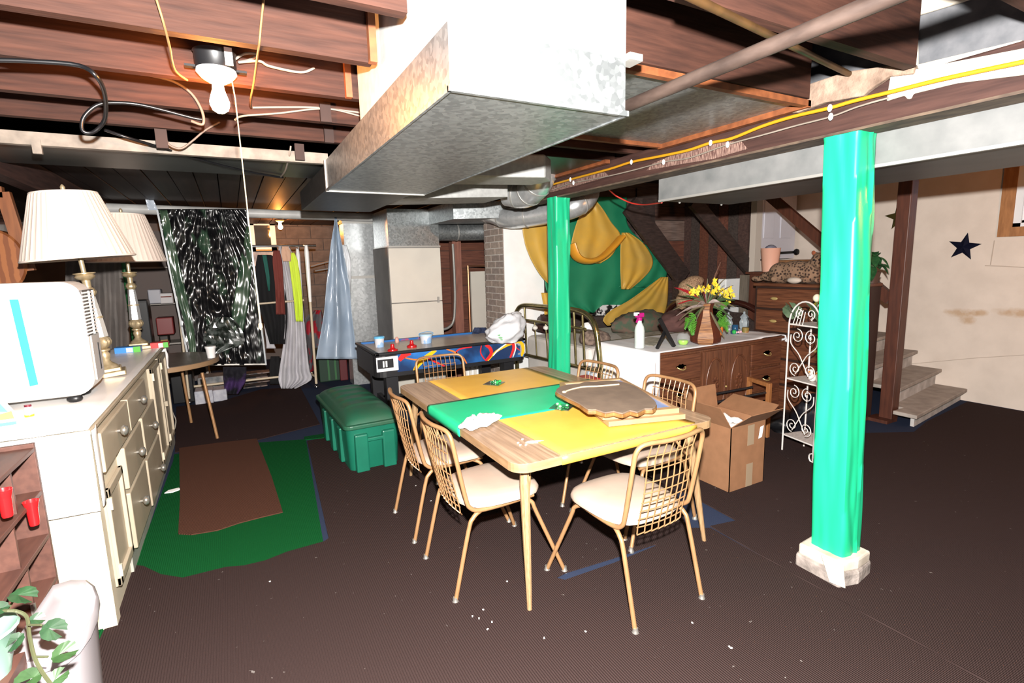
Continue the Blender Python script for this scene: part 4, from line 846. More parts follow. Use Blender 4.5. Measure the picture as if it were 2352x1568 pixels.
# ---- white bin with curved lid
wb_m = mat('bin_white', (.32, .295, .31), (.28, .26, .27), rough=.35, scale=3)
lo = [(122, 1338), (165, 1325), (198, 1326), (217, 1340), (227, 1366), (222, 1400), (205, 1440), (180, 1475), (148, 1502), (95, 1520), (40, 1532), (0, 1542), (-80, 1560), (-30, 1590), (-20, 1568), (0, 1535), (60, 1440)]
lp = [PZ(a, b, .46) for a, b in lo]; lp = lp[:12]+[Vector((-.665, 1.55, .46)), Vector((-.70, 1.6, .46))]; lc = sum(lp, Vector())/len(lp)
bn = thing('waste_bin', 'white plastic bin with a curved lid in front of the cubby shelf', 'bin', (lc.x, lc.y, 0)); pl_ = [(p.x-lc.x, p.y-lc.y) for p in lp]
def lidz(r): return .455+.022*(1-r**2)
mb = MB(); n = len(pl_); rings = [(1.0, .425), (1.0, .45), (.93, .462), (.80, .458), (.5, .468), (.02, .472)]
for s, z in rings: mb.v += [Vector((x*s, y*s, z)) for x, y in pl_]
for i in range(len(rings)-1):
    for k in range(n): mb.f.append([i*n+k, i*n+(k+1) % n, (i+1)*n+(k+1) % n, (i+1)*n+k])
mb.f.append(list(range(n))[::-1]); mb.f.append([5*n+k for k in range(n)]); mb.build('lid', wb_m, bn, auto=50)
mb = MB()
for s, z in ((.72, 0), (.90, .425)): mb.v += [Vector((x*s, y*s, z)) for x, y in pl_]
for k in range(n): mb.f.append([k, (k+1) % n, n+(k+1) % n, n+k])
mb.f.append(list(range(n))[::-1]); mb.f.append([n+k for k in range(n)]); mb.build('tub', wb_m, bn, auto=50)
# ---- trailing plant near the camera
leaf_m = mat('leaf_green', (.008, .028, .010), (.016, .05, .018), rough=.5, scale=40, lo=.3, hi=.7); leafl_m = mat('leaf_light', (.016, .042, .012), (.024, .058, .017), rough=.5, scale=40); stem_m = mat('stem', (.06, .065, .03), rough=.6)
pot = PZ(-60, 1480, .60); vp = thing('trailing_plant', 'trailing green leafed vine in a pale mint pot beside the white bin', 'plant', (pot.x, pot.y, 0)); vo = Vector((pot.x, pot.y, 0))
boxobj('stand', (-.07, -.07, 0), (.07, .07, .50), cw_m, vp)
mb = MB().lathe([(.06, .50), (.085, .62), (.092, .625), (.088, .632), (.05, .60)], 20); mb.build('pot', mat('mint_pot', (.20, .33, .26), rough=.3), vp, auto=50)
def leaf_mesh(r, fold):
    mb = MB(); n = 22; mb.v.append(Vector((0, 0, 0)))
    for k in range(n+1):
        a = R(20+320*k/n)-math.pi; rr = r*(1+.05*math.cos(a*11)+.10*math.cos(a)); mb.v.append(Vector((math.sin(a)*rr*.92, -math.cos(a)*rr+r*.55, fold*abs(math.sin(a))*r*.5-.12*r*(math.cos(a)**2))))
    for k in range(n): mb.f.append([0, 1+k, 2+k])
    return mb
def leaf(px_, py_, z, r, nrm, rot, m):
    p = PZ(px_, py_, z)-vo; nn = Vector(nrm).normalized(); q = nn.to_track_quat('Z', 'Y').to_matrix().to_4x4() @ Matrix.Rotation(R(rot), 4, 'Z')
    mb = leaf_mesh(r*.60, .5); mb.xf(Matrix.Translation(p) @ q); return mb.build('leaf', m, vp, solid=.0012)
leaf(40, 1366, .70, .052, (.3, -.3, 1), 200, leaf_m); leaf(8, 1395, .68, .035, (.1, -.5, .8), 90, leaf_m); leaf(112, 1442, .63, .048, (.1, -.75, .7), 230, leaf_m); leaf(135, 1504, .60, .046, (.0, -.5, .9), 280, leafl_m)
leaf(42, 1465, .60, .038, (-.2, -.7, .6), 140, leaf_m); leaf(76, 1423, .64, .030, (.2, -.6, .8), 250, leaf_m); leaf(78, 1555, .58, .05, (-.2, -.5, .9), 120, leafl_m); leaf(125, 1562, .57, .035, (.2, -.6, .8), 300, leafl_m)
MB().tube(catmull([PZ(-60, 1400, .66)-vo, PZ(10, 1402, .675)-vo, PZ(40, 1404, .665)-vo, PZ(62, 1418, .65)-vo, PZ(68, 1460, .63)-vo, PZ(78, 1505, .61)-vo, PZ(95, 1540, .59)-vo, PZ(120, 1575, .575)-vo], 5), .0045, 6).build('stem', stem_m, vp)
for a, b, c, d in ((18, 1400, 34, 1375), (67, 1435, 95, 1435), (82, 1508, 110, 1508)): MB().tube([PZ(a, b, .655 if b < 1450 else .61)-vo, PZ(c, d, .66 if b < 1450 else .61)-vo], .003, 5).build('petiole', stem_m, vp)
# ================================================================ FAR LEFT: BACKDROP, CLOTHES RACK, CLUTTER
def cloth_rows(rows, Y, amp=.03, waves=5, nx=24, ny=40, seed=1, yfn=None, ph=0.):
    rows = sorted(rows)
    def at(v):
        y = rows[0][0]+(rows[-1][0]-rows[0][0])*v
        for i in range(len(rows)-1):
            a, b = rows[i], rows[i+1]
            if y <= b[0]+1e-6:
                t = (y-a[0])/max(1e-6, b[0]-a[0]); p, q = rows[max(i-1, 0)], rows[min(i+2, len(rows)-1)]; h_ = b[0]-a[0]; out = [y]
                for c in (1, 2):
                    m0 = (b[c]-p[c])/max(1e-6, b[0]-p[0])*h_; m1 = (q[c]-a[c])/max(1e-6, q[0]-a[0])*h_
                    out.append((2*t**3-3*t*t+1)*a[c]+(t**3-2*t*t+t)*m0+(-2*t**3+3*t*t)*b[c]+(t**3-t*t)*m1)
                return out
        return rows[-1]
    def fn(u, v):
        y, l, r = at(v); x = l+(r-l)*u
        d = amp*math.sin(u*waves*2*math.pi+ph+1.2*noise.noise(Vector((u*2, v*2, seed))))*(.35+.65*v)+amp*.7*noise.noise(Vector((u*5, v*6, seed+3)))
        if yfn: d += yfn(u, v)
        return PY(x, y, Y+d)
    return MB().grid(fn, nx, ny)
def hung(name, label, cat, rows, Y, m, amp=.03, waves=4, seed=1, nx=20, ny=36, group=None, thick=.004, parts=None, **k):
    o = cloth_rows(rows, Y, amp, waves, nx, ny, seed, **k).build(name, m, solid=thick, auto=60); return tag(o, label, cat, group)
# white pipe and the shiny printed backdrop hung from it
BY = 6.72
pa, pb2 = PY(245, 478, BY+.06), PY(870, 500, BY+.06)
o = MB().tube([pa, pb2], .052, 16).build('white_pipe', mat('pipe_white', (.55, .54, .52), (.42, .41, .40), rough=.4, scale=5), auto=50); tag(o, 'white drain pipe carrying the shiny backdrop', 'pipe')
def backdrop_mat():
    m = mat('backdrop_foil', (.006, .006, .007), rough=.24, spec=.9, coat=.3)
    nt = m.node_tree; N = nt.nodes; L = nt.links; b = N['Principled BSDF']; tc = N.new('ShaderNodeTexCoord')
    mp = N.new('ShaderNodeMapping'); mp.inputs['Scale'].default_value = (5, 1, 1.6); L.new(tc.outputs['Object'], mp.inputs[0])
    n1 = N.new('ShaderNodeTexNoise'); n1.inputs['Scale'].default_value = 1.6; n1.inputs['Detail'].default_value = 5; L.new(mp.outputs[0], n1.inputs['Vector'])
    r1 = N.new('ShaderNodeValToRGB'); L.new(n1.outputs[0], r1.inputs[0]); cr = r1.color_ramp
    cr.elements[0].position = .60; cr.elements[0].color = (.005, .005, .006, 1); cr.elements[1].position = .70; cr.elements[1].color = (.035, .075, .045, 1)
    e = cr.elements.new(.78); e.color = (.09, .12, .085, 1); e = cr.elements.new(.86); e.color = (.28, .15, .02, 1)
    L.new(r1.outputs[0], b.inputs['Base Color']); return m
bdm = backdrop_mat()
bd = thing('foil_backdrop', 'black glossy printed party backdrop hanging from the white pipe', 'backdrop', (0, 0, 0))
def wr(u, v):
    fan = math.atan2(u-.62, .25+v)*2.2
    return .030*noise.noise(Vector((fan*5, v*2.6, 4)))*max(.15, 1.25-v*1.4)+.042*noise.noise(Vector((u*11+v*2, v*13, 8)))*math.exp(-((u-.5)/.38)**2)+.016*noise.noise(Vector((u*23, v*19, 2)))*math.exp(-((u-.5)/.36)**2)+.004*noise.noise(Vector((u*38, v*30, 6)))
cloth_rows([(480, 362, 566), (600, 388, 580), (720, 411, 594), (838, 436, 610)], BY-.02, .004, 2, 110, 150, 3, yfn=wr).build('printed_sheet', bdm, bd, solid=.0015, auto=70)
gbm = mat('backdrop_green', (.02, .055, .03), (.06, .10, .06), rough=.2, scale=6, spec=.8)
cloth_rows([(482, 366, 384), (640, 396, 420), (760, 428, 446), (836, 440, 452)], BY-.034, .004, 2, 8, 40, 3, yfn=lambda u, v: wr(.05+u*.1, v)).build('green_print', gbm, bd, solid=.001, auto=60)
cloth_rows([(520, 566, 574), (600, 552, 578), (700, 536, 570), (790, 528, 552)], BY-.034, .004, 2, 8, 40, 3, yfn=lambda u, v: wr(.8+u*.1, v)).build('green_print', gbm, bd, solid=.001, auto=60)
MB().bar(PY(436, 838, BY-.02), PY(610, 836, BY-.02), .012, .016).build('bottom_batten', glide_m, bd); MB().bar(PY(361, 482, BY-.02), PY(436, 838, BY-.02), .010, .018).build('side_edge', mat('pale_edge', (.45, .48, .50), rough=.3), bd); MB().bar(PY(567, 482, BY-.02), PY(611, 838, BY-.02), .010, .018).build('side_edge', MATS['pale_edge'], bd)
cloth_rows([(442, 330, 346), (482, 340, 362)], BY-.03, .004, 1, 8, 10, 5).build('hanging_strap', mat('clear_strap', (.45, .50, .58), rough=.25), bd, solid=.002)
prm = mat('print_white', (.008, .012, .009), (.12, .14, .13), rough=.18, scale=13, lo=.45, hi=.7, spec=.8); 
cloth_rows([(728, 500, 530), (745, 478, 548), (770, 468, 560), (790, 468, 558), (806, 472, 515), (814, 480, 500)], BY-.045, .006, 2, 16, 14, 6, yfn=lambda u, v: wr(.5+u*.3, .75+v*.2)*.6).build('pale_print', prm, bd, solid=.001)
# clothes rack
rk_m = mat('rack_cream', (.60, .50, .36), (.55, .45, .32), rough=.4, scale=6); ch_m = mat('chrome', (.6, .6, .6), rough=.15, metal=1.)
rk = thing('clothes_rack', 'cream metal garment rack on casters behind the backdrop', 'clothes rack', (.10, 7.2, 0)); ro = Vector((.10, 7.2, 0))
def RT(name, pts, r, m): return MB().tube([Vector(p)-ro for p in pts], r, 8).build(name, m, rk, auto=60)
ra, rb = Vector((.85, 6.95, 0)), Vector((.80, 7.44, 0)); la_, lb_ = Vector((-.56, 7.00, 0)), Vector((-.56, 7.45, 0)); zt = 1.80
RT('top_rail', [(-.62, 7.22, zt+.04), (1.02, 7.2, zt+.04)], .014, ch_m)
for a, tpx in ((ra, (703, 563)), (rb, (683, 570))):
    tp = PY(tpx[0], tpx[1], a.y); f0 = Vector((a.x, a.y, .07)); RT('post', [f0, f0.lerp(tp, .5), tp], .017, rk_m); MB().tube([f0.lerp(tp, .60)-ro, f0.lerp(tp, .78)-ro, f0.lerp(tp, .95)-ro, tp-ro], .02, 10, rs=[.018, .026, .028, .018]).build('sleeve', clip_m, rk, auto=60)
    RT('top_stub', [tp-Vector((0, 0, .01)), Vector((tp.x, 7.2, zt+.04))], .012, ch_m)
for a in (la_, lb_): RT('post', [(a.x, a.y, .07), (a.x, 7.2+(a.y-7.2)*.3, zt+.03)], .014, rk_m)
RT('bottom_rail', [(-.56, 7.2, .17), (.84, 7.18, .17)], .015, rk_m); RT('foot_bar', [ra+Vector((0, 0, .16)), rb+Vector((0, 0, .16))], .014, rk_m); RT('foot_bar', [la_+Vector((0, 0, .16)), lb_+Vector((0, 0, .16))], .014, rk_m)
RT('mid_rail', [(.12, 7.06, 1.13), (.80, 7.06, 1.15)], .013, rk_m)
for a in (ra, rb, la_, lb_):
    q = a-ro; MB().tube([(q.x, q.y, .028), (q.x, q.y, .09)], .010, 8).build('caster_stem', ch_m, rk); MB().sph((q.x, q.y, .026), .026, 12, 8).build('caster', ch_m, rk, auto=80)
G = 'clothes on the garment rack'
hung('coat', 'black coat on the garment rack next to the backdrop', 'coat', [(585, 592, 622), (605, 588, 650), (680, 588, 660), (720, 600, 662), (790, 620, 655)], 7.12, mat('black_cloth', (.006, .006, .007), rough=.9), .02, 3, 2, group=G)
hung('scarf', 'teal green scarf over the black coat', 'scarf', [(585, 602, 612), (640, 612, 620), (668, 616, 620)], 7.05, mat('teal_cloth', (.01, .09, .07), rough=.8), .006, 1, 4, 6, 16, G)
hung('vest', 'long rust red vest between black coat and white gown', 'vest', [(575, 628, 642), (600, 626, 648), (660, 632, 652), (722, 634, 656)], 7.03, mat('rust_cloth', (.16, .032, .024), rough=.85), .012, 2, 5, 10, 24, G)
hung('gown', 'long white gown trailing to the floor on the garment rack', 'gown', [(566, 640, 664), (590, 640, 676), (680, 652, 694), (760, 654, 702), (850, 642, 712), (872, 640, 716), (892, 646, 680)], 7.1, mat('white_gown', (.55, .54, .57), (.48, .47, .50), rough=.8, scale=5), .035, 4, 6, 26, 50, G)
hung('shirt', 'neon yellow shirt at the rack end', 'shirt', [(580, 662, 676), (600, 664, 684), (680, 674, 694), (738, 680, 696)], 7.02, mat('neon_cloth', (.62, .80, .06), rough=.8), .014, 2, 7, 12, 28, G)
hung('trousers', 'white trousers hanging below the black coat', 'trousers', [(742, 606, 618), (790, 612, 630), (800, 612, 634)], 7.16, mat('white_gown', (.6, .6, .6)), .01, 1, 8, 8, 16, G)
hung('hat_bag', 'peach bag hung high on the rack rail', 'bag', [(566, 648, 662), (580, 646, 668), (600, 650, 668)], 6.99, mat('peach_cloth', (.62, .38, .26), rough=.7), .012, 1, 9, 10, 12, G)
hung('dark_bag', 'black garment bag standing low under the clothes', 'bag', [(818, 622, 642), (840, 619, 645), (882, 621, 646)], 7.2, mat('black_cloth', (.006, .006, .007)), .02, 1, 3, 8, 12)
hung('satin_gown', 'long pale blue satin gown hanging before the riser duct', 'gown', [(498, 769, 773), (512, 768, 775), (560, 760, 785), (650, 750, 802), (720, 744, 808), (800, 730, 818), (824, 726, 822)], 6.73, mat('blue_satin', (.30, .38, .48), (.36, .44, .54), rough=.22, scale=4, spec=.7), .06, 1.6, 11, 30, 60)
hung('white_bag', 'crumpled white plastic bag behind the satin gown', 'bag', [(562, 783, 796), (600, 784, 806), (660, 788, 806), (690, 796, 806)], 6.80, mat('white_poly', (.75, .77, .8), rough=.3), .02, 2, 12, 12, 20)
# luggage and red bag beyond
def pbox(name, label, cat, a, b, Y, dep, m, extra=None, z0=None):
    p = PY(a[0], a[1], Y); q = PY(b[0], b[1], Y); zb = p.z if z0 is None else z0
    o = thing(name, label, cat, ((p.x+q.x)/2, Y+dep/2, max(0, zb))); w_ = abs(q.x-p.x)/2; h_ = q.z-max(0, zb)
    boxobj('body', (-w_, -dep/2, 0), (w_, dep/2, h_), m, o, min(.012, w_*.2)); return o, w_, h_, dep/2
lug_m = mat('luggage_green', (.010, .035, .018), rough=.6)
o, w_, h_, d_ = pbox('suitcase', 'dark green striped suitcase below the satin gown', 'suitcase', (735, 872), (782, 800), 7.3, .3, lug_m, z0=0)
for x in (-.04, .05): boxobj('stripe', (x, -d_-.004, .02), (x+.025, -d_-.001, h_-.04), mat('stripe_green', (.03, .12, .04), rough=.6), o)
pbox('red_case', 'slim maroon case beside the green suitcase', 'case', (782, 866), (795, 800), 7.25, .12, mat('maroon_case', (.10, .012, .015), rough=.5), z0=0)
pbox('storage_carton', 'tan carton stacked behind the rack posts', 'box', (700, 838), (735, 790), 8.3, .4, card_m, z0=PY(735, 838, 8.3).z); pbox('storage_bin', 'blue grey plastic bin under the tan carton', 'storage bin', (700, 870), (735, 838), 8.3, .4, mat('blue_grey', (.16, .19, .24), rough=.4), z0=0)
rb_ = hung('santa_bag', 'red and grey gift bag behind the garment rack', 'bag', [(712, 722, 738), (735, 698, 742), (785, 696, 738), (868, 698, 738)], 8.2, mat('red_cloth', (.38, .015, .03), (.12, .11, .12), rough=.7, scale=7, lo=.45, hi=.5), .05, 2, 14, 14, 14)
# shelf boards behind the rack
o = MB().bar(PY(712, 612, 8.8), PY(756, 600, 8.8), .2, .02).build('wall_shelf', mat('shelf_grey', (.30, .27, .25), rough=.7)); tag(o, 'short grey shelf on the far block wall', 'shelf')
o = MB().bar(PY(722, 622, 8.7), PY(756, 616, 8.7), .2, .02).build('wall_shelf', MATS['shelf_grey']); tag(o, 'lower grey shelf just under another on the far block wall', 'shelf')
w2 = struct('window_2', MB().box((.40, 9.70, 1.90), (.70, 9.74, 2.32)), mat('dark_pane', (.06, .07, .075), rough=.05, spec=.8))
f = MB(); f.box((.36, 9.68, 2.28), (.74, 9.75, 2.36)); f.box((.36, 9.68, 1.86), (.74, 9.75, 1.92)); f.box((.36, 9.68, 1.86), (.42, 9.75, 2.36)); f.box((.66, 9.68, 1.86), (.74, 9.75, 2.36)); f.build('window_frame', clip_m, w2)
pbox('framed_poster', 'pale framed poster fixed on the far wall behind the hanging clothes', 'picture', (572, 612), (632, 566), 9.73, .04, mat('poster_pale', (.5, .5, .5), (.2, .2, .22), rough=.4, scale=9))
# round folding table
rt_m = mat('round_top', (.14, .11, .085), (.11, .085, .065), rough=.4, scale=6); rte_m = mat('round_edge', (.30, .185, .10), rough=.4)
rt = thing('round_table', 'round brown folding table at the far end of the sideboard', 'table', (-.71, 6.10, 0)); 
MB().lathe([(.001, .676), (.52, .676), (.52, .680)], 56).build('tabletop', rt_m, rt, auto=40); MB().lathe([(.525, .628), (.53, .632), (.53, .676), (.52, .6765)], 56, cap=False).build('edge_band', rte_m, rt, auto=40)
for a, b in (((500, 1008), (480, 850)), ((440, 972), (425, 866))):
    p = PZ(a[0], a[1], 0)-Vector((-.71, 6.10, 0)); r_ = Vector((p.x*.86, p.y*.92, .63)); MB().tube([r_, (p.x, p.y, 0)], .014, 8).build('leg', goldleg_m, rt, auto=60)
for x, y in ((-.42, -.2), (-.3, .4)): MB().tube([(x*.86, y*.9, .63), (x, y, 0)], .014, 8).build('leg', goldleg_m, rt, auto=60)
tub = PZ(508, 845, .50); tb_ = thing('lidded_tub', 'small white plastic tub with lid at the round table edge', 'tub', (tub.x, 6.45, 0)); tb_.location = (-.245, 5.97, .6805)
z_ = 0; MB().lathe([(.036, z_), (.045, z_+.10), (.047, z_+.105)], 18).build('tub', wh2, tb_, auto=50); MB().lathe([(.05, z_+.10), (.05, z_+.118), (.02, z_+.12)], 18).build('lid', wh2, tb_, auto=50)
# clutter below the backdrop
vm = mat('video_case', (.05, .05, .055), (.22, .16, .14), rough=.5, scale=14, lo=.45, hi=.55)
for i in range(4):
    pbox('video_stack', 'dark video case '+('lowest in', 'second from the bottom of', 'second from the top of', 'topmost in')[i]+' the flat stack below the backdrop', 'video case', (558, 884-i*12), (614+(i % 2)*5, 874-i*12), 7.45, .2, vm)[0]['group'] = 'video cases stacked on the floor'
for i, o in enumerate([q for q in bpy.data.objects if q.name.startswith('video_stack')]): o.location.z = .01+.058*i; 
hung('purple_cloth', 'dark purple jumper drooping over the rack rail', 'clothing', [(842, 512, 566), (875, 514, 564), (905, 516, 548)], 6.98, mat('purple_cloth', (.045, .018, .09), (.006, .005, .010), rough=.85, scale=4, lo=.4, hi=.5), .03, 2, 21)
wbx = mat('white_print', (.50, .50, .54), (.36, .36, .42), rough=.6, scale=20)
pbox('patterned_box', 'pale patterned storage box nearer the round table leg', 'box', (448, 922), (488, 895), 6.9, .25, wbx, z0=0); pbox('patterned_box', 'pale patterned storage box nearer the purple jumper', 'box', (490, 914), (520, 893), 6.95, .25, wbx, z0=0)
pbox('grey_crate', 'grey crate of papers above the patterned boxes', 'crate', (455, 888), (516, 862), 7.5, .3, mat('crate_grey', (.12, .13, .14), (.30, .28, .27), rough=.6, scale=12), z0=0); pbox('black_sack', 'black sack in the shadow beyond the sideboard', 'bag', (398, 930), (440, 850), 7.1, .3, mat('black_poly', (.006, .006, .007), rough=.35), z0=0)
MB_ = MB().tube(catmull([PY(381, 850, 5.5), PY(386, 900, 5.55), PY(396, 945, 5.6), PY(404, 965, 5.6), PY(400, 990, 5.55), PY(396, 1000, 5.5)], 5), .005, 6).build('lamp_cord', mat('grey_cord', (.25, .23, .2), rough=.5)); tag(MB_, 'grey lamp cord hanging off the end of the sideboard', 'cord')
# shelf, curtain and boxes beyond the lamps
sc = hung('grey_curtain', 'grey cloth curtain hanging behind the two lamps', 'curtain', [(470, 140, 284), (600, 150, 290), (700, 150, 296), (800, 155, 300), (990, 160, 312)], 7.0, mat('grey_cloth', (.20, .175, .16), (.15, .13, .12), rough=.9, scale=4), .05, 6, 31, 40, 30)
o = MB().tube([Vector((PY(296, 690, 6.8).x, 6.8, 2.1)), Vector((PY(296, 690, 6.8).x, 6.8, 0))], .022, 10).build('green_pole', mat('pole_green', (.02, .14, .04), rough=.5), auto=60); tag(o, 'thin green pole at the edge of the grey curtain', 'pole')
su = thing('storage_shelf', 'cream storage shelf with boxes left of the backdrop', 'shelf', (-1.0, 8.3, 0)); shm = mat('shelf_white', (.36, .33, .30), rough=.6)
for z in (.62, 1.15, 1.62): boxobj('shelf_board', (-.5, -.22, z-.02), (.62, .22, z), shm, su)
for x in (-.49, .60): boxobj('upright', (x-.015, -.22, 0), (x+.015, .22, 2.1), shm, su)
boxobj('back_panel', (-.5, .2, 0), (.62, .22, 2.1), mat('shelf_back', (.14, .11, .10), rough=.8), su)
for nm, lab, a, b, c in (('clear_tub', 'clear plastic tub on the upper storage shelf', (342, 698), (368, 664), (.36, .36, .40)), ('white_box', 'white box with red lettering strip on the storage shelf', (368, 698), (396, 672), (.50, .47, .47)), ('red_lid_tub', 'red lidded tub on the lower storage shelf', (362, 770), (396, 728), (.20, .03, .03)), ('black_case', 'tall black case beside the green pole', (302, 790), (338, 690), (.008, .008, .009)), ('dark_book', 'dark boxed game with gold band at the shelf foot', (368, 792), (386, 770), (.02, .016, .012))):
    o, w_, h_, d_ = pbox(nm, lab, 'box', a, b, 7.9 if nm != 'black_case' else 7.3, .22, mat(nm+'_m', c, rough=.4))
    if nm == 'white_box': boxobj('red_strip', (-w_*.8, -d_-.002, h_*.6), (w_*.8, -d_, h_*.7), mat('rust_cloth', (.16, .03, .02)), o)
    if nm == 'dark_book': boxobj('gold_band', (-w_*.8, -d_-.002, h_*.4), (w_*.8, -d_, h_*.55), mat('gold_print', (.35, .18, .03), rough=.5), o)
    if nm == 'black_case': o.location.z = 0; o.children[0].scale.z = (PY(a[0], b[1], 7.3).z)/max(.01, h_)
# wooden framed mirror at the left edge
mf = thing('wall_mirror', 'orange brown framed mirror leaning behind the white appliance', 'mirror', (-1.14, 4.7, .92)); mo = Vector((-1.14, 4.7, .92))
a, b = PY(8, 442, 4.62)-mo, PY(66, 622, 4.62)-mo
wdm = mat('mirror_wood', (.22, .075, .025), (.15, .05, .018), rough=.4, scale=5, stretch=(8, 8, 1))
MB().bar(a, b, .05, .07).build('frame_stile', wdm, mf); MB().bar(a+Vector((-.6, 0, .02)), a, .05, .07).build('frame_rail', wdm, mf)
MB().poly3([a+Vector((-.6, .02, 0)), a+Vector((0, .02, 0)), b+Vector((0, .02, 0)), b+Vector((-.6, .02, 0))], (0, 1, 0), .006).build('mirror_glass', mat('mirror_glass', (.7, .72, .72), rough=.03, metal=1.), mf)
gq = PY(-12, 600, 4.58)-mo
MB().lathe([(.001, -.02), (.15, -.02), (.16, 0), (.15, .02), (.001, .02)], 30, sx=1, sy=1.3, axis=Matrix.Rotation(R(90), 3, 'X')).build('oval_ornament', mat('tray_wood', (.26, .09, .03), (.16, .05, .018), rough=.35, tex='wave', scale=6, distort=3), mf, loc=gq, auto=50)
# ================================================================ AIR HOCKEY TABLE AND CENTRE BACK
hk = thing('air_hockey_table', 'blue air hockey table with red and yellow swirl graphics', 'game table', (1.80, 4.85, 0)); hx, hy, hz = .76, .41, .80
blk_m = mat('hockey_black', (.012, .012, .014), rough=.4); blu_m = mat('hockey_blue', (.012, .03, .09), (.03, .17, .50), rough=.3, scale=2.2, lo=.4, hi=.62)
MB().prism(rrect(-hx, -hy, hx, hy, .09, 5), .58, .615).build('lower_trim', blk_m, hk); 
MB().prism(rrect(-hx, -hy, hx, hy, .09, 5), .615, .775).build('side_panel', blk_m, hk)
boxobj('printed_side', (-hx+.19, -hy-.003, .617), (hx-.03, -hy+.01, .774), blu_m, hk)
rim = MB()
for a, b in (((-hx, -hy), (hx, -hy+.045)), ((-hx, hy-.045), (hx, hy)), ((-hx, -hy), (-hx+.045, hy)), ((hx-.045, -hy), (hx, hy))): rim.box((a[0], a[1], .775), (b[0], b[1], .80))
rim.build('top_rail', blk_m, hk, bevel=.008)
boxobj('playfield', (-hx+.04, -hy+.04, .773), (hx-.04, hy-.04, .782), mat('playfield', (.48, .40, .32), (.42, .35, .28), rough=.3, scale=6), hk)
boxobj('far_rail_print', (-hx+.05, hy-.05, .782), (hx-.05, hy-.043, .80), mat('rail_blue', (.02, .12, .35), (.5, .04, .03), rough=.4, scale=3, lo=.55, hi=.6), hk)
for sx in (-1, 1):
    for sy in (-1, 1):
        e = MB().prism(rrect(sx*hx-.09, sy*hy-.09, sx*hx+.012, sy*hy+.09, .05, 3) if sx > 0 else rrect(sx*hx-.012, sy*hy-.09, sx*hx+.09, sy*hy+.09, .05, 3), .6, .80) if False else None
for sx in (-1, 1):
    for y in (-.30, .24):
        boxobj('leg', (sx*.60-.055, y-.03, 0), (sx*.60+.055, y+.06, .58), blk_m, hk)
    boxobj('leg_brace', (sx*.60-.02, -.30, .18), (sx*.60+.02, .3, .30), blk_m, hk)
boxobj('lower_shelf', (-.60, -.06, .20), (.60, .06, .30), blk_m, hk)
silver_m = mat('silver_print', (.62, .62, .64), rough=.4)
boxobj('score_panel', (-hx+.005, -hy-.010, .635), (-hx+.20, -hy+.0, .765), silver_m, hk, .004); boxobj('score_window', (-hx+.015, -hy-.013, .665), (-hx+.155, -hy-.009, .745), blk_m, hk)
for x in (.06, .085): boxobj('score_digit', (-hx+x, -hy-.015, .675), (-hx+x+.014, -hy-.012, .73), clip_m, hk)
MB().poly3([(hx-.10, -hy-.003, .64), (hx-.02, -hy-.003, .64), (hx-.02, -hy-.003, .655), (hx-.05, -hy-.003, .66), (hx-.05, -hy-.003, .73), (hx-.02, -hy-.003, .735), (hx-.02, -hy-.003, .75), (hx-.10, -hy-.003, .75), (hx-.10, -hy-.003, .735), (hx-.075, -hy-.003, .73), (hx-.075, -hy-.003, .66), (hx-.10, -hy-.003, .655)], (0, -1, 0), .002).build('silver_mark', mat('silver_dim', (.25, .25, .27), rough=.4), hk)
def ribbon(pts, w_, m, nm, off=.004):
    p = catmull([Vector((a, 0, b)) for a, b in pts], 8); mb = MB(); L_ = []
    for i, q in enumerate(p):
        t = (p[min(i+1, len(p)-1)]-p[max(i-1, 0)]).normalized(); n_ = Vector((-t.z, 0, t.x)); ww = w_*(.55+.45*math.sin(math.pi*(i+1)/(len(p)+1)))
        L_.append((q+n_*ww/2, q-n_*ww/2))
    for a, b in L_: mb.v += [Vector((a.x, -hy-off, max(.616, min(.774, a.z)))), Vector((b.x, -hy-off, max(.616, min(.774, b.z))))]
    for i in range(len(L_)-1): mb.f.append([2*i, 2*i+1, 2*i+3, 2*i+2])
    mb.build(nm, m, hk, solid=.001)
hr_m = mat('hockey_red', (.62, .02, .02), rough=.35); hyel_m = mat('hockey_yellow', (.75, .42, .01), rough=.35); hor_m = mat('hockey_orange', (.70, .16, .02), rough=.35); hwh_m = mat('hockey_white', (.65, .65, .65), rough=.35)
ribbon([(-.55, .72), (-.50, .765), (-.44, .775)], .05, hr_m, 'red_swirl'); ribbon([(-.50, .74), (-.40, .71), (-.30, .725), (-.22, .775)], .014, hor_m, 'orange_swirl'); ribbon([(-.42, .60), (-.38, .66), (-.30, .72), (-.20, .78)], .045, hyel_m, 'yellow_swirl', .005)
ribbon([(-.30, .72), (-.20, .66), (-.12, .615)], .018, hr_m, 'red_swirl'); ribbon([(.10, .615), (.06, .68), (-.02, .74), (-.10, .775)], .016, hor_m, 'orange_swirl'); ribbon([(.02, .70), (.0, .74), (.05, .765), (.16, .77)], .014, hr_m, 'red_swirl')
ribbon([(.30, .62), (.36, .68), (.35, .74), (.30, .775)], .035, hr_m, 'red_swirl', .005); ribbon([(.30, .62), (.25, .70), (.26, .775)], .012, hr_m, 'red_swirl'); ribbon([(.32, .616), (.42, .70), (.55, .75), (.66, .765)], .024, hyel_m, 'yellow_swirl'); ribbon([(.38, .66), (.45, .72), (.55, .775)], .014, hwh_m, 'white_swirl', .005)
ribbon([(.52, .775), (.60, .76), (.61, .71), (.57, .62)], .030, hr_m, 'red_swirl', .006); ribbon([(.625, .77), (.635, .71), (.60, .62)], .014, hwh_m, 'white_swirl', .005); ribbon([(.66, .775), (.705, .75), (.72, .69), (.70, .62)], .036, hyel_m, 'yellow_swirl', .006); ribbon([(.61, .745), (.66, .70), (.70, .67)], .008, hr_m, 'red_swirl')
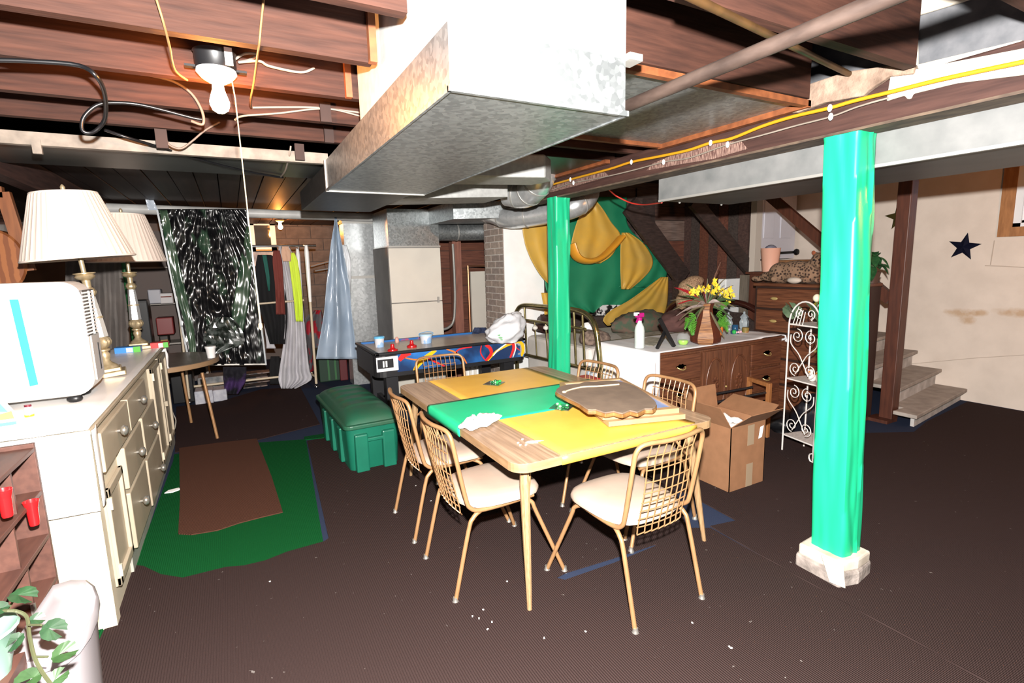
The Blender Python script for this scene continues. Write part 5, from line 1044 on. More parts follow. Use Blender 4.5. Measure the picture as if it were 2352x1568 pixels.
text('maker_lettering', 'HARVARD', .022, hwh_m, hk, (.64, -hy-.0055, .752), (R(90), 0, 0), .0006, .3)
# on top
def mallet(a, b, label):
    p = PZ(a, b, .782); o = thing('hockey_mallet', label, 'mallet', (p.x, p.y, .782), 0, 'red air hockey mallets')
    MB().lathe([(.001, 0), (.046, .0), (.048, .010), (.044, .020), (.030, .024), (.020, .032), (.017, .045), (.019, .056), (.014, .066), (.001, .069)], 22).build('mallet_body', red_m, o, auto=45)
mallet(902, 806, 'red air hockey mallet nearer the silver score panel'); mallet(946, 797, 'red air hockey mallet farther from the score panel')
def tubj(a, b, r, h_, label, lidc, hdl=False):
    p = PZ(a, b, .783); o = thing('snack_tub', label, 'tub', (p.x, p.y, .782)); MB().lathe([(r*.86, 0), (r, h_*.8), (r, h_*.82)], 20).build('tub', mat('tub_white', (.55, .56, .60), (.25, .40, .62), rough=.35, scale=9, lo=.5, hi=.56), o, auto=50); MB().lathe([(r*1.08, h_*.8), (r*1.08, h_*.95), (r*.9, h_), (.001, h_)], 20).build('lid', mat('lid_'+label[:5], lidc, rough=.3), o, auto=50)
    if hdl: MB().tube(catmull([(-r, 0, h_*.75), (-r*1.15, -.01, h_*1.05), (0, -.015, h_*1.2), (r*1.15, -.01, h_*1.05), (r, 0, h_*.75)], 5), .003, 5).build('handle', mat('blue_wire', (.05, .25, .5), rough=.4), o)
tubj(872, 796, .048, .105, 'round white tub with light blue lid at the hockey table end', (.12, .42, .70)); tubj(979, 787, .062, .095, 'wider white tub with pale lid and handle on the hockey playfield', (.38, .55, .70), True)
p = PZ(912, 786, .783); o = MB().lathe([(.001, 0), (.02, 0), (.022, .02), (.014, .05), (.010, .055), (.001, .056)], 12).build('small_bottle', mat('pink_plastic', (.6, .3, .25), rough=.4), auto=50); o.location = (p.x, p.y, .782); tag(o, 'small pink bottle between the two snack tubs', 'bottle')
# plastic bag
pg = PZ(1155, 783, .79); 
mb = MB().sph((0, 0, 0), 1, 40, 26)
for i, v in enumerate(mb.v):
    d = v.normalized(); k = 1+.20*noise.noise(d*2.2+Vector((3, 1, 2)))+.09*noise.noise(d*6)+.04*noise.noise(d*13); z = max(-.80, d.z*k); mb.v[i] = Vector((d.x*k*.205+.02*(z > .2)*z, d.y*k*.15, (z+.80)*.15*(1+.25*d.x)))
pbg = mb.build('plastic_bag', mat('bag_white', (.62, .63, .66), (.72, .73, .76), rough=.3, scale=7, alpha=.93), auto=70); pbg.location = (min(pg.x+.02, 2.42), pg.y-.06+.03, .783); tag(pbg, 'white crinkled plastic shopping bag with green print on the hockey table', 'bag')
gpm = mat('bag_green', (.18, .42, .2), rough=.5)
for a, b, c, d in ((-.10, .09, .045, .012), (-.085, .068, .05, .014), (-.07, .045, .045, .012)): MB().sph((a, -.10, b), .03, 8, 5, (c/.03, .5, d/.03)).build('green_print', gpm, pbg)
pbq = PZ(1030+75, 768, .79); o = hung('blue_jacket', 'dark blue jacket bunched on the far hockey rail', 'clothing', [(752, 1090, 1116), (760, 1086, 1120), (768, 1084, 1122)], 5.18, mat('navy_cloth', (.02, .03, .07), rough=.8), .03, 2, 40, 12, 8)
# radiator slats behind the table legs
rd = thing('white_radiator', 'white slatted register glimpsed under the hockey table', 'register', (2.42, 5.32, 0))
boxobj('back_plate', (-.16, .02, .12), (.16, .03, .58), cream_m, rd); boxobj('foot', (-.16, 0, 0), (.16, .04, .12), cream_m, rd)
for k in range(5): boxobj('slat', (-.14+k*.06, 0, .13), (-.12+k*.06, .02, .57), clip_m, rd)
# ================================================================ DRAPE AND BED
dg_m = mat('drape_green', (.010, .16, .075), (.013, .20, .095), rough=.55, scale=3); dy_m = mat('drape_gold', (.62, .36, .05), (.50, .32, .07), rough=.45, scale=4, alpha=.90)
dr = thing('green_drape', 'dark green plastic drape swagged on the wall behind the brass bed', 'drape', (0, 0, 0))
cloth_rows([(452, 1236, 1440), (520, 1238, 1444), (575, 1240, 1500), (600, 1242, 1525), (640, 1250, 1512), (680, 1262, 1470), (705, 1300, 1430), (718, 1345, 1385)], 5.17, .012, 4.3, 60, 50, 3).build('main_fold', dg_m, dr, solid=.003, auto=60)
cloth_rows([(595, 1478, 1532), (640, 1440, 1530), (660, 1420, 1500)], 5.13, .012, 3, 20, 16, 5).build('side_fold', dg_m, dr, solid=.003, auto=60)
dg = thing('gold_drape', 'translucent gold plastic drape swagged over the green one', 'drape', (0, 0, 0))
cloth_rows([(515, 1198, 1300), (560, 1206, 1300), (600, 1222, 1300), (640, 1248, 1300), (672, 1285, 1300)], 5.08, .016, 2, 24, 30, 7).build('left_swag', dy_m, dg, solid=.002, auto=60)
cloth_rows([(452, 1350, 1362), (480, 1338, 1385), (510, 1325, 1404), (540, 1316, 1426), (565, 1312, 1418), (590, 1318, 1402), (605, 1338, 1378)], 5.07, .014, 2.4, 30, 30, 8).build('centre_swag', dy_m, dg, solid=.002, auto=60)
MB().tube(catmull([PY(1312, 560, 5.02), PY(1325, 590, 5.0), PY(1352, 600, 4.99), PY(1380, 592, 4.99), PY(1405, 570, 5.0), PY(1427, 545, 5.02)], 6), .085, 12, flat=.4).build('swag_roll', mat('drape_amber', (.70, .30, .025), (.60, .28, .03), rough=.35, scale=5), dg, auto=60)
cloth_rows([(534, 1428, 1444), (555, 1426, 1474), (580, 1425, 1493), (600, 1425, 1500), (620, 1425, 1494), (642, 1426, 1474), (664, 1427, 1448)], 5.07, .011, 2.3, 26, 26, 9).build('tail', dy_m, dg, solid=.002, auto=60)
cloth_rows([(636, 1518, 1535), (660, 1486, 1535), (690, 1444, 1534), (715, 1400, 1530), (735, 1385, 1520), (748, 1395, 1500)], 5.10, .010, 4, 30, 20, 10).build('lower_border', dy_m, dg, solid=.002, auto=60)
cloth_rows([(672, 1243, 1268), (700, 1248, 1275), (735, 1252, 1280), (780, 1256, 1290)], 5.09, .015, 2, 12, 20, 11).build('left_tail', dy_m, dg, solid=.002, auto=60)
cloth_rows([(700, 1385, 1460), (712, 1370, 1440), (724, 1360, 1420)], 5.14, .005, 1, 14, 6, 12).build('black_white_edge', mat('zebra', (.6, .6, .6), (.01, .01, .01), rough=.5, scale=14, lo=.48, hi=.52), dg, solid=.003)
# brass bed end
br_m = mat('aged_brass', (.34, .29, .14), (.22, .18, .08), rough=.2, metal=.9, scale=20)
FX = 2.83
bed = thing('brass_bed', 'brass bed with tubular footboard before the gold drape', 'bed', (3.9, 4.6, 0)); bo = Vector((3.9, 4.6, 0))
fbp = lambda a, b: PX(a, b, FX)-bo
hoop = catmull([Vector((FX-3.9, fbp(1187, 850).y, 0)), fbp(1187, 800), fbp(1184, 735), fbp(1188, 712), fbp(1202, 701), fbp(1240, 703), fbp(1290, 708), fbp(1330, 714), fbp(1355, 728), fbp(1368, 752), fbp(1374, 790), fbp(1379, 850), Vector((FX-3.9, fbp(1381, 870).y, 0))], 5)
MB().tube(hoop, .024, 12).build('footboard_hoop', br_m, bed, auto=60)
MB().tube([fbp(1187, 730), fbp(1290, 747), fbp(1362, 760)], .016, 10).build('cross_rail', br_m, bed, auto=60) if False else None
MB().tube([fbp(1204, 734), fbp(1280, 745), fbp(1345, 756)], .014, 10).build('cross_rail', br_m, bed, auto=60); MB().tube([fbp(1187, 810), fbp(1290, 833), fbp(1378, 853)], .018, 10).build('bottom_rail', br_m, bed, auto=60)
for a, t_, b_ in ((1205, 706, 812), (1228, 738, 817), (1253, 742, 822), (1318, 714, 838), (1338, 722, 842)):
    MB().tube([fbp(a, t_), fbp(a+5, b_)], .012 if a not in (1228, 1253) else .008, 8).build('spindle', br_m, bed, auto=60)
    if a in (1228, 1253): c = fbp(a+1, 752); MB().lathe([(.001, -.03), (.012, -.025), (.03, -.01), (.03, .008), (.012, .02), (.001, .03)], 12, c).build('finial_knob', mat('cream_knob', (.7, .66, .6), rough=.3), bed, auto=50)
boxobj('mattress', (FX-3.9+.05, 3.83-4.6, .30), (1.17, 4.98-4.6, .74), mat('mattress', (.60, .56, .52), (.5, .46, .42), rough=.8, scale=4), bed, .04); boxobj('bed_frame', (FX-3.9, 3.83-4.6, .14), (1.18, 5.0-4.6, .30), dk_m, bed)
for x in (-.98, 1.1): 
    for y in (-.70, .36): boxobj('bed_leg', (x-.03, y-.03, 0), (x+.03, y+.03, .14), dk_m, bed)
# heap of things on the bed
def heap(name, label, cat, a, b, X, m, r, sc, seed, z=None):
    p = PX(a, b, X); mb = MB().sph((0, 0, 0), 1, 26, 16)
    for i, v in enumerate(mb.v):
        d = v.normalized(); k = r*(1+.25*noise.noise(d*1.8+Vector((seed, 0, 0)))+.12*noise.noise(d*5+Vector((0, seed, 0)))); mb.v[i] = Vector((d.x*k*sc[0], d.y*k*sc[1], max(-r*.55, d.z*k)*sc[2]+r*.55*sc[2]))
    o = mb.build(name, m, auto=60); o.location = (p.x, p.y, p.z if z is None else z); return tag(o, label, cat)
heap('brown_bag', 'dark brown leather bag on the bed behind the footboard', 'bag', 1262, 820, 3.25, mat('leather', (.03, .012, .010), (.05, .02, .015), rough=.45, scale=6), .15, (1, 1.1, .9), 2, .74)
heap('fur_pillow', 'speckled brown fur cushion heaped on the bed near the dresser', 'cushion', 1365, 800, 3.1, mat('fur', (.24, .17, .13), (.08, .055, .045), rough=.95, scale=26), .15, (1, 1, .6), 5, .74)
heap('grey_pillow', 'white bag with black spot on the brass bed', 'bag', 1352, 785, 3.2, mat('packing_white', (.85, .83, .8)), .08, (1, 1, .7), 8, .84)
heap('camouflage_throw', 'dark green camouflage throw on the bed behind the dresser', 'blanket', 1470, 745, 4.1, mat('camo', (.06, .085, .055), (.11, .075, .055), rough=.9, scale=14, lo=.45, hi=.55), .20, (2.1, 1, .75), 11, .74)
heap('brown_blanket', 'reddish brown blanket folded on the bed', 'blanket', 1560, 760, 4.45, mat('blanket_brown', (.08, .036, .032), (.12, .055, .048), rough=.9, scale=9), .20, (1.3, 1, .75), 15, .74)
b_ = heap('exercise_ball', 'blue and white ball on the floor under the brass rail', 'ball', 1255, 860, 2.58, mat('ball_blue', (.012, .05, .20), rough=.3), .215, (1, 1, 1), 3, 0.0)
MB().tube([(.213*math.cos(t), .213*math.sin(t)*.6, .2+.213*math.sin(t)*.75) for t in [math.pi*k/20 for k in range(3, 18)]], .02, 6, flat=.5).build('white_stripe', clip_m, b_, auto=60)
pbox('red_crate', 'red plastic crate on the floor behind the tucked chair', 'crate', (1338, 905), (1382, 868), 3.42, .2, mat('red_crate', (.40, .015, .012), rough=.4), z0=0)
heap('blue_pouch', 'pale blue pouch with red ribbon hung at the bed rail', 'bag', 1362, 850, 2.93, mat('pouch_blue', (.42, .55, .68), rough=.6), .10, (.6, .8, 1.5), 31, .36)
hb = thing('arched_headboard', 'dark glossy arched wooden headboard behind the flower vase', 'headboard', (0, 0, 0)); HX = 5.10
arch = [(1527, 790), (1528, 735), (1538, 708), (1562, 692), (1600, 690), (1660, 692), (1700, 696), (1730, 708), (1748, 728), (1752, 790)]
MB().tube(catmull([PX(a, b, HX) for a, b in arch], 6), .035, 12).build('arch_rail', mat('mahogany', (.035, .010, .007), rough=.2, coat=.5), hb, auto=60)
MB().poly3([Vector((HX+.005, PX(a, 745, HX).y, z)) for a, z in [(1537, 0), (1537, .80), (1575, .92), (1700, .92), (1742, .80), (1742, 0)]], (1, 0, 0), .02).build('panel', dk_m, hb)
# ================================================================ RIGHT: DRESSER, CHEST, FLOWERS, ETAGERE
rw_m = mat('dresser_wood', (.15, .055, .026), (.065, .022, .012), rough=.35, tex='noise', scale=5, stretch=(1, 1, 16), lo=.3, hi=.7, detail=6)
rwv_m = mat('dresser_wood_vertical', (.15, .057, .027), (.07, .025, .013), rough=.35, tex='noise', scale=5, stretch=(16, 1, 1), lo=.3, hi=.7, detail=6)
pull_m = mat('brass_pull', (.50, .36, .14), rough=.3, metal=.45)
RX0, RX1, RY0, RY1, RZ = 2.96, 4.585, 3.035, 3.79, .80
ds = thing('wooden_dresser', 'long brown wooden dresser with brass pulls under a white cloth', 'dresser', (3.77, 3.27, 0)); do = Vector((3.77, 3.27, 0))
def DB(name, x0, x1, y0, y1, z0, z1, m, par=ds, bevel=0.): return boxobj(name, (x0-do.x, y0-do.y, z0), (x1-do.x, y1-do.y, z1), m, par, bevel)
DB('carcass', RX0, RX1, RY0+.012, RY1, .05, RZ-.025, rwv_m); DB('top', RX0-.012, RX1+.012, RY0-.012, RY1, RZ-.025, RZ, rw_m, bevel=.006); DB('plinth', RX0+.01, RX1-.01, RY0+.03, RY1, 0, .05, rw_m)
def pull(par, x, z, y=RY0-.012):
    MB().tube(catmull([(x-.045-do.x, y-do.y, z), (x-.03-do.x, y-.022-do.y, z-.012), (x-do.x, y-.026-do.y, z-.02), (x+.03-do.x, y-.022-do.y, z-.012), (x+.045-do.x, y-do.y, z)], 3), .005, 6).build('pull', pull_m, par, auto=60)
    MB().prism([(math.cos(a)*.05*(1+.25*math.cos(4*a)), math.sin(a)*.02*(1+.2*math.cos(6*a))) for a in [2*math.pi*k/20 for k in range(20)]], 0, .004, Matrix.Translation((x-do.x, y-do.y+.004, z+.006)) @ Matrix.Rotation(R(90), 4, 'X')).build('pull_plate', pull_m, par)
xa, xb, xc, xd, xe = RX0+.03, PY(1612, 830, RY0).x, PY(1670, 820, RY0).x, PY(1722, 800, RY0).x, RX1-.03
for x0, x1 in ((xa, xb-.02), (xd+.02, xe)):
    for z0, z1 in ((.54, .755), (.30, .52), (.07, .28)):
        d_ = DB('drawer', x0, x1, RY0-.012, RY0+.012, z0, z1, rw_m, bevel=.008); pull(d_, (x0+x1)/2, (z0+z1)/2+.01)
for x0, x1 in ((xb+.005, xc-.006), (xc+.006, xd-.005)):
    d_ = DB('door', x0, x1, RY0-.012, RY0+.012, .07, .755, rwv_m, bevel=.006); cx = (x0+x1)/2-do.x; rx = (x1-x0)*.38
    MB().tube([(cx+rx*math.cos(2*math.pi*k/36), RY0-.015-do.y, .415+.27*math.sin(2*math.pi*k/36)) for k in range(36)], .007, 6, closed=True).build('oval_moulding', rw_m, d_, auto=60)
    for k in range(8): a = 2*math.pi*k/8; MB().sph((cx+.035*math.cos(a), RY0-.016-do.y, .44+.06*math.sin(a)), .018, 8, 6, (1, .3, 1.3)).build('carved_leaf', rw_m, d_, auto=60)
MB().sph((xc-.03-do.x, RY0-.025-do.y, .42), .010, 8, 6).build('door_knob', pull_m, ds, auto=60)
# cloth on dresser
wc_m = mat('dresser_cloth', (.80, .79, .80), (.72, .71, .73), rough=.6, scale=5, bump=.1)
dc = thing('dresser_cloth', 'white cloth over the wooden dresser hanging down its end', 'tablecloth', (RX0, RY0, RZ)); oo = Vector((RX0, RY0, RZ))
def dcl(u, v):
    x = -.02+(RX1-RX0+.04)*u; y = -.014+(RY1-RY0+.02)*v; return (x, y, .003+.004*abs(noise.noise(Vector((x*8, y*8, 1))))+(.012*noise.noise(Vector((x*5, y*9, 3)))+.006 if x > 1.3 else 0))
MB().grid(dcl, 50, 14).build('top_sheet', wc_m, dc, solid=.002, auto=60)
def dce(u, v): y = -.02+(RY1-RY0+.02)*u; return (-.02-.10*v*(.3+.7*u)+.01*noise.noise(Vector((u*4, v*3, 2))), y*(1+.05*v), .004-.50*v)
MB().grid(dce, 14, 16).build('end_drop', wc_m, dc, solid=.002, auto=60)
def dcf(u, v): return (-.025+.05*u, -.018-.006*v, .004-.48*v)
MB().grid(dcf, 4, 14).build('front_drop', wc_m, dc, solid=.002, auto=60)
def dcr(u, v): return (RX1-RX0+.015+.03*u+.02*noise.noise(Vector((u*3, v*5, 2))), -.02+.3*v, .004-.07*u-.02*u*v)
MB().grid(dcr, 6, 12).build('right_drop', wc_m, dc, solid=.002, auto=60)
zt_ = RZ+.008
def onD(a, b): p = PZ(a, b, zt_); return Vector((p.x, p.y, zt_))
# newspaper sheets
np_m = mat('newsprint', (.46, .42, .34), (.30, .28, .22), rough=.8, scale=16, lo=.4, hi=.6)
for i, (q, lab) in enumerate([([(1415, 765), (1450, 748), (1540, 752), (1515, 772), (1440, 785)], 'old newspaper sheet spread on the bed behind the spray bottle'), ([(1455, 790), (1490, 775), (1530, 778), (1500, 796)], 'folded tan paper scrap by the spray bottle')]):
    pts = [onD(*a) if i else PZ(a[0], a[1], .745) for a in q]; pts = [Vector((max(RX0, p.x), min(RY1-.02, p.y) if i else max(3.88, min(4.9, p.y)), 0)) for p in pts]; zn = zt_ if i else .7405; o = MB().prism([(p.x, p.y) for p in pts], zn+.002+.003*i, zn+.005+.003*i).build('newspaper', np_m); tag(o, lab, 'newspaper')
# spray bottle
p = onD(1459, 800); sb = thing('spray_bottle', 'clear spray bottle with magenta trigger on the dresser cloth', 'bottle', (max(p.x, RX0+.045), p.y, zt_)); sb.scale = (1.25, 1.25, 1.25)
MB().lathe([(.030, 0), (.034, .006), (.034, .12), (.030, .145), (.016, .172), (.014, .19)], 20).build('bottle', mat('clear_plastic', (.55, .62, .60), (.62, .68, .66), rough=.12, scale=3, alpha=.85), sb, auto=50)
MB().lathe([(.017, .188), (.018, .21)], 16).build('collar', mat('magenta', (.38, .01, .16), rough=.3), sb, auto=50); boxobj('trigger_head', (-.035, -.012, .21), (.032, .012, .24), MATS['magenta'], sb, .005); boxobj('nozzle', (-.045, -.012, .222), (-.012, .012, .245), clip_m, sb, .004); MB().bar((-.012, 0, .21), (-.028, 0, .175), .012, .008).build('trigger', MATS['magenta'], sb)
# black folding easel
p = onD(1525, 798); es = thing('black_easel', 'small black crossed display easel on the dresser', 'easel', (p.x, p.y, zt_)); es.scale = (1.25, 1.25, 1.25); bke = MATS['black_plastic']
MB().bar((-.055, -.03, 0), (.02, .02, .185), .016, .022).build('easel_leg', bke, es) if False else MB().bar((.085, -.01, .0), (-.045, .0, .20), .016, .024).build('easel_leg', bke, es)
MB().bar((-.075, -.01, 0), (.03, .015, .12), .014, .022).build('easel_leg', bke, es)
# small glass bowl
glass2 = mat('clear_glass', (.6, .65, .65), rough=.03, alpha=.14, spec=.8)
p = onD(1569, 792); gb = thing('glass_bowl', 'small round glass bowl with a lime green candle', 'candle', (p.x, p.y, zt_)); gb.scale = (1.3, 1.3, 1.3)
MB().lathe([(.022, 0), (.034, .012), (.044, .035), (.043, .055), (.032, .075), (.027, .078)], 20, cap=False).build('bowl', glass2, gb, auto=70); MB().lathe([(.001, .004), (.024, .005), (.034, .022), (.030, .034), (.001, .036)], 16).build('candle', mat('lime_wax', (.30, .62, .02), rough=.4), gb, auto=50)
# vase with flowers
p = onD(1620, 788); vz = thing('flower_vase', 'brown panelled wooden vase with silk flowers and feathers', 'flower arrangement', (p.x, p.y, zt_))
vprof = [(r*1.45, z*1.35) for r, z in [(.070, 0), (.086, .012), (.090, .04), (.080, .08), (.058, .13), (.042, .18), (.036, .22), (.040, .245), (.046, .262)]]
vm_ = [mat('vase_red', (.11, .022, .008), (.07, .014, .006), rough=.55, scale=6, stretch=(4, 4, 1)), mat('vase_tan', (.34, .15, .05), (.12, .045, .018), rough=.55, scale=10, stretch=(1, 1, 12))]
for k in range(6):
    mb = MB(); a0, a1 = R(-139-30+60*k), R(-139-30+60*k+60)
    for r, z in vprof: mb.v += [Vector((math.cos(a0)*r, math.sin(a0)*r, z)), Vector((math.cos(a1)*r, math.sin(a1)*r, z)), Vector((0, 0, z))]
    for i in range(len(vprof)-1):
        b = 3*i; mb.f += [[b, b+1, b+4, b+3], [b+1, b+2, b+5, b+4], [b+2, b, b+3, b+5]]
    mb.f += [[2, 1, 0], [3*(len(vprof)-1)+i for i in range(3)]]; mb.build('vase_panel', vm_[1 if k == 0 else 0], vz, bevel=.002)
ylw = mat('petal_yellow', (.80, .55, .02), (.85, .68, .08), rough=.6, scale=30); stemg = mat('stem_green', (.045, .085, .03), rough=.6); dryl = mat('dried_leaf', (.10, .095, .055), (.16, .13, .07), rough=.7, scale=12); ferg = mat('fern_green', (.05, .20, .02), (.09, .30, .03), rough=.5, scale=30); redf = mat('red_feather', (.26, .005, .01), rough=.7); pinkf = mat('pale_leaf', (.24, .18, .16), (.36, .30, .28), rough=.7, scale=20); brf = mat('brown_feather', (.13, .06, .035), (.07, .03, .02), rough=.8, scale=40)
vO = Vector((p.x, p.y, zt_))
def vpt(a, b, dy=0.): return PY(a, b, p.y+dy)-vO
def blade(a, b, w_, m, dy0=0., dy1=0., nm='leaf_blade', bend=.03):
    A_ = Vector((0, 0, .33)) if a is None else vpt(a[0], a[1], dy0); B_ = vpt(b[0], b[1], dy1); d = B_-A_; s_ = d.cross(Vector((.2, 1, .1))).normalized(); mb = MB(); n = 8
    for i in range(n+1):
        t = i/n; c = A_+d*t+Vector((0, 0, bend*math.sin(math.pi*t))); ww = w_*math.sin(math.pi*min(1, .12+t*.88))+.0012; mb.v += [c-s_*ww, c+Vector((0, -.004, 0)), c+s_*ww]
    for i in range(n): mb.f += [[3*i, 3*i+1, 3*i+4, 3*i+3], [3*i+1, 3*i+2, 3*i+5, 3*i+4]]
    return mb.build(nm, m, vz, solid=.0015)
for b, w_, m, dy in [((1548, 660), .012, redf, .02), ((1556, 698), .014, redf, -.03), ((1612, 668), .012, mat('dark_red', (.10, .006, .008), rough=.6), -.05), ((1655, 602), .010, brf, .0), ((1600, 640), .004, brf, .05), ((1648, 626), .005, brf, .03), ((1540, 690), .006, dryl, -.02), ((1560, 700), .009, dryl, -.06), ((1553, 725), .010, pinkf, -.08), ((1598, 738), .012, dryl, -.09), ((1655, 695), .014, pinkf, -.07), ((1672, 706), .011, dryl, -.06), ((1575, 652), .007, stemg, .02), ((1590, 690), .012, dryl, -.03), ((1636, 690), .010, stemg, -.02), ((1650, 708), .013, dryl, -.05), ((1600, 702), .014, pinkf, -.08), ((1566, 680), .008, stemg, .0), ((1668, 662), .004, stemg, .04), ((1684, 655), .003, brf, .02), ((1560, 735), .008, dryl, -.06), ((1672, 722), .010, dryl, -.04), ((1615, 660), .010, pinkf, -.06), ((1580, 665), .011, dryl, .03), ((1605, 650), .009, stemg, .04), ((1625, 640), .008, dryl, .05), ((1645, 648), .010, stemg, .05), ((1665, 640), .007, dryl, .04), ((1688, 690), .012, stemg, -.03), ((1690, 705), .010, dryl, -.02), ((1545, 712), .009, dryl, -.05), ((1575, 755), .009, stemg, -.08), ((1680, 730), .010, stemg, -.05)]:
    blade(None, b, w_, m, 0, dy)
blade((1632, 716), (1664, 776), .010, dryl, -.08, -.09, 'long_leaf', .0)
blade((1655, 770), (1660, 745), .016, mat('orange_leaf', (.45, .12, .02), rough=.5), -.06, -.05, 'orange_leaf', 0)
rnd = random.Random(4)
for a, b in [(1591, 668), (1600, 672), (1594, 678), (1606, 662), (1613, 664), (1622, 668), (1626, 660), (1632, 666), (1638, 650), (1643, 656), (1648, 662), (1636, 672), (1642, 668), (1652, 672), (1658, 668), (1664, 672), (1669, 676), (1674, 668), (1678, 672), (1682, 680), (1668, 684), (1673, 690), (1676, 664), (1587, 674), (1660, 678), (1641, 646)]:
    c = vpt(a, b, rnd.uniform(-.06, .05)); mb = MB()
    for k in range(5):
        t = 2*math.pi*k/5+rnd.random(); d = Vector((math.cos(t), -.5+.5*rnd.random(), math.sin(t)+.3)).normalized(); s_ = d.cross(Vector((0, 1, 0))).normalized()
        mb.add([c, c+d*.018+s_*.012, c+d*.036, c+d*.018-s_*.012], [(0, 1, 2, 3)])
    mb.build('yellow_flower', ylw, vz, solid=.001); MB().tube([(0, 0, .33), c*.7+Vector((0, 0, .09)), c], .0018, 4).build('flower_stem', stemg, vz)
def fern(b, L_, ang, dy):
    A_ = vpt(b[0], b[1], dy); d = Vector((math.cos(R(ang)), 0, math.sin(R(ang)))); mb = MB(); s_ = Vector((-d.z, 0, d.x))
    for k in range(9):
        t = k/9; c = A_+d*L_*t; ww = .032*(1-t)+.006
        for sg in (-1, 1): e = c+s_*sg*ww+d*.016+Vector((0, -.01*t, 0)); mb.add([c, c+d*.010, e+d*.004, e-d*.004], [(0, 1, 2, 3)])
    mb.build('fern_frond', ferg, vz, solid=.001)
for b, L_, an, dy in [((1590, 718), .15, 255, -.06), ((1594, 735), .12, 265, -.07), ((1586, 745), .09, 280, -.06), ((1650, 715), .14, 300, -.05), ((1660, 728), .12, 320, -.05), ((1655, 705), .10, 20, -.04), ((1665, 740), .09, 290, -.06), ((1648, 738), .10, 330, -.06), ((1582, 730), .10, 240, -.04), ((1596, 722), .10, 230, -.05)]: fern(b, L_, an, dy)
# glass jar, tiny candle, figurine
p = onD(1688, 766); cj = thing('blue_candle', 'dark blue votive among crystal glass on the dresser', 'candle', (p.x, p.y, zt_)); MB().lathe([(.040, 0), (.042, .03), (.03, .035), (.03, .085), (.026, .09)], 16).build('votive', mat('blue_glass', (.015, .06, .13), rough=.1), cj, auto=50)
for k in range(3): MB().sph((-.03+.03*k, -.042, .02), .012, 8, 6).build('pink_bead', mat('pink_bead', (.7, .4, .45), rough=.3), cj, auto=60)
MB().sph((-.05, -.03, .025), .022, 8, 6).build('green_bead', bead_ms[0], cj, auto=60)
for i, (a, b, r, lab) in enumerate([(1672, 758, .04, 'crystal glass bowl behind the blue votive'), (1708, 756, .045, 'tall crystal glass jar beside the green candle cup')]):
    q = onD(a, b); q.y = min(q.y, RY1-.1); o = thing('crystal_jar', lab, 'glassware', q); MB().lathe([(r*.6, 0), (r*.9, .02), (r, .08), (r*.7, .11), (r*.9, .13), (r*.2, .165), (r*.25, .18), (.001, .19)], 14, ribs=7, ramp=.08).build('jar', mat('crystal', (.55, .62, .66), rough=.06, metal=.5, spec=.9), o, auto=30)
q = onD(1712, 764); o = MB().lathe([(.03, 0), (.034, .05), (.026, .055), (.001, .056)], 14).build('candle_cup', mat('olive_wax', (.16, .15, .03), (.3, .12, .05), rough=.5, scale=20), auto=50); o.location = q; tag(o, 'small olive and orange candle cup on the dresser', 'candle')
# ---- chest of drawers
hx0, hx1, hy0, hy1, hz_ = 4.64, 5.16, 2.50, 3.40, 1.29
hc = thing('tall_chest', 'tall brown wooden chest of drawers behind the near green post', 'dresser', (4.9, 2.95, 0))
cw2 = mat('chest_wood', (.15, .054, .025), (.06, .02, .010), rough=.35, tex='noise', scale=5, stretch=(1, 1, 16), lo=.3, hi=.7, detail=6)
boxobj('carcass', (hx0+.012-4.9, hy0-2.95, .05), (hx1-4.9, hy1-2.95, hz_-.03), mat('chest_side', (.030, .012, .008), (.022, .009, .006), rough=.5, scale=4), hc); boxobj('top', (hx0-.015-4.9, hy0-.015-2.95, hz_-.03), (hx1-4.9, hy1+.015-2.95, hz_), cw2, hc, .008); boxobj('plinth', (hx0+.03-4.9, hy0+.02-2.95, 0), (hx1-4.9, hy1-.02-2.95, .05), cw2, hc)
for i, (z0, z1) in enumerate(((.07, .30), (.32, .55), (.57, .80), (.82, 1.03), (1.05, 1.24))):
    d_ = boxobj('drawer', (hx0-.012-4.9, hy0+.03-2.95, z0), (hx0+.014-4.9, hy1-.03-2.95, z1), cw2, hc, .008)
    for y in (-.22, .22): MB().sph((hx0-.022-4.9, y, (z0+z1)/2), .018, 10, 6, (.6, 2.2, .9)).build('pull', pull_m, d_, auto=60)
# things on chest: leopard, plant
def remesh_blob(name, sph, m, vox=.012):
    mb = MB()
    for c, r, s_ in sph: mb.sph(c, r, 14, 10, s_)
    o = mb.build(name, m); md = o.modifiers.new('remesh', 'REMESH'); md.mode = 'VOXEL'; md.voxel_size = vox; md.use_smooth_shade = True; sm = o.modifiers.new('smooth', 'SMOOTH'); sm.iterations = 6; return o
leo_m = mat('leopard_fur', (.035, .018, .012), (.22, .13, .08), rough=.95, tex='cells', scale=46, lo=.28, hi=.48)
lp0 = PX(1838, 640, 4.86); leo = remesh_blob('leopard_body', [((0, .0, .085), .085, (1, 1.9, 1)), ((0, .13, .075), .085, (1.1, 1.1, 1)), ((0, .23, .05), .05, (.9, 1.6, .8)), ((0, .34, .03), .025, (1, 2.5, 1)), ((-.01, -.14, .10), .07, (1, 1.2, 1.1)), ((-.02, -.20, .155), .072, (1, 1.05, 1)), ((-.07, -.22, .135), .035, (1.2, 1, .8)), ((-.02, -.145, .215), .022, (.5, 1, 1)), ((-.02, -.25, .215), .022, (.5, 1, 1)), ((-.06, -.22, .03), .03, (2.4, .8, .9)), ((-.06, -.13, .03), .03, (2.4, .8, .9)), ((-.07, .12, .035), .035, (1.8, 1, .9))], leo_m)
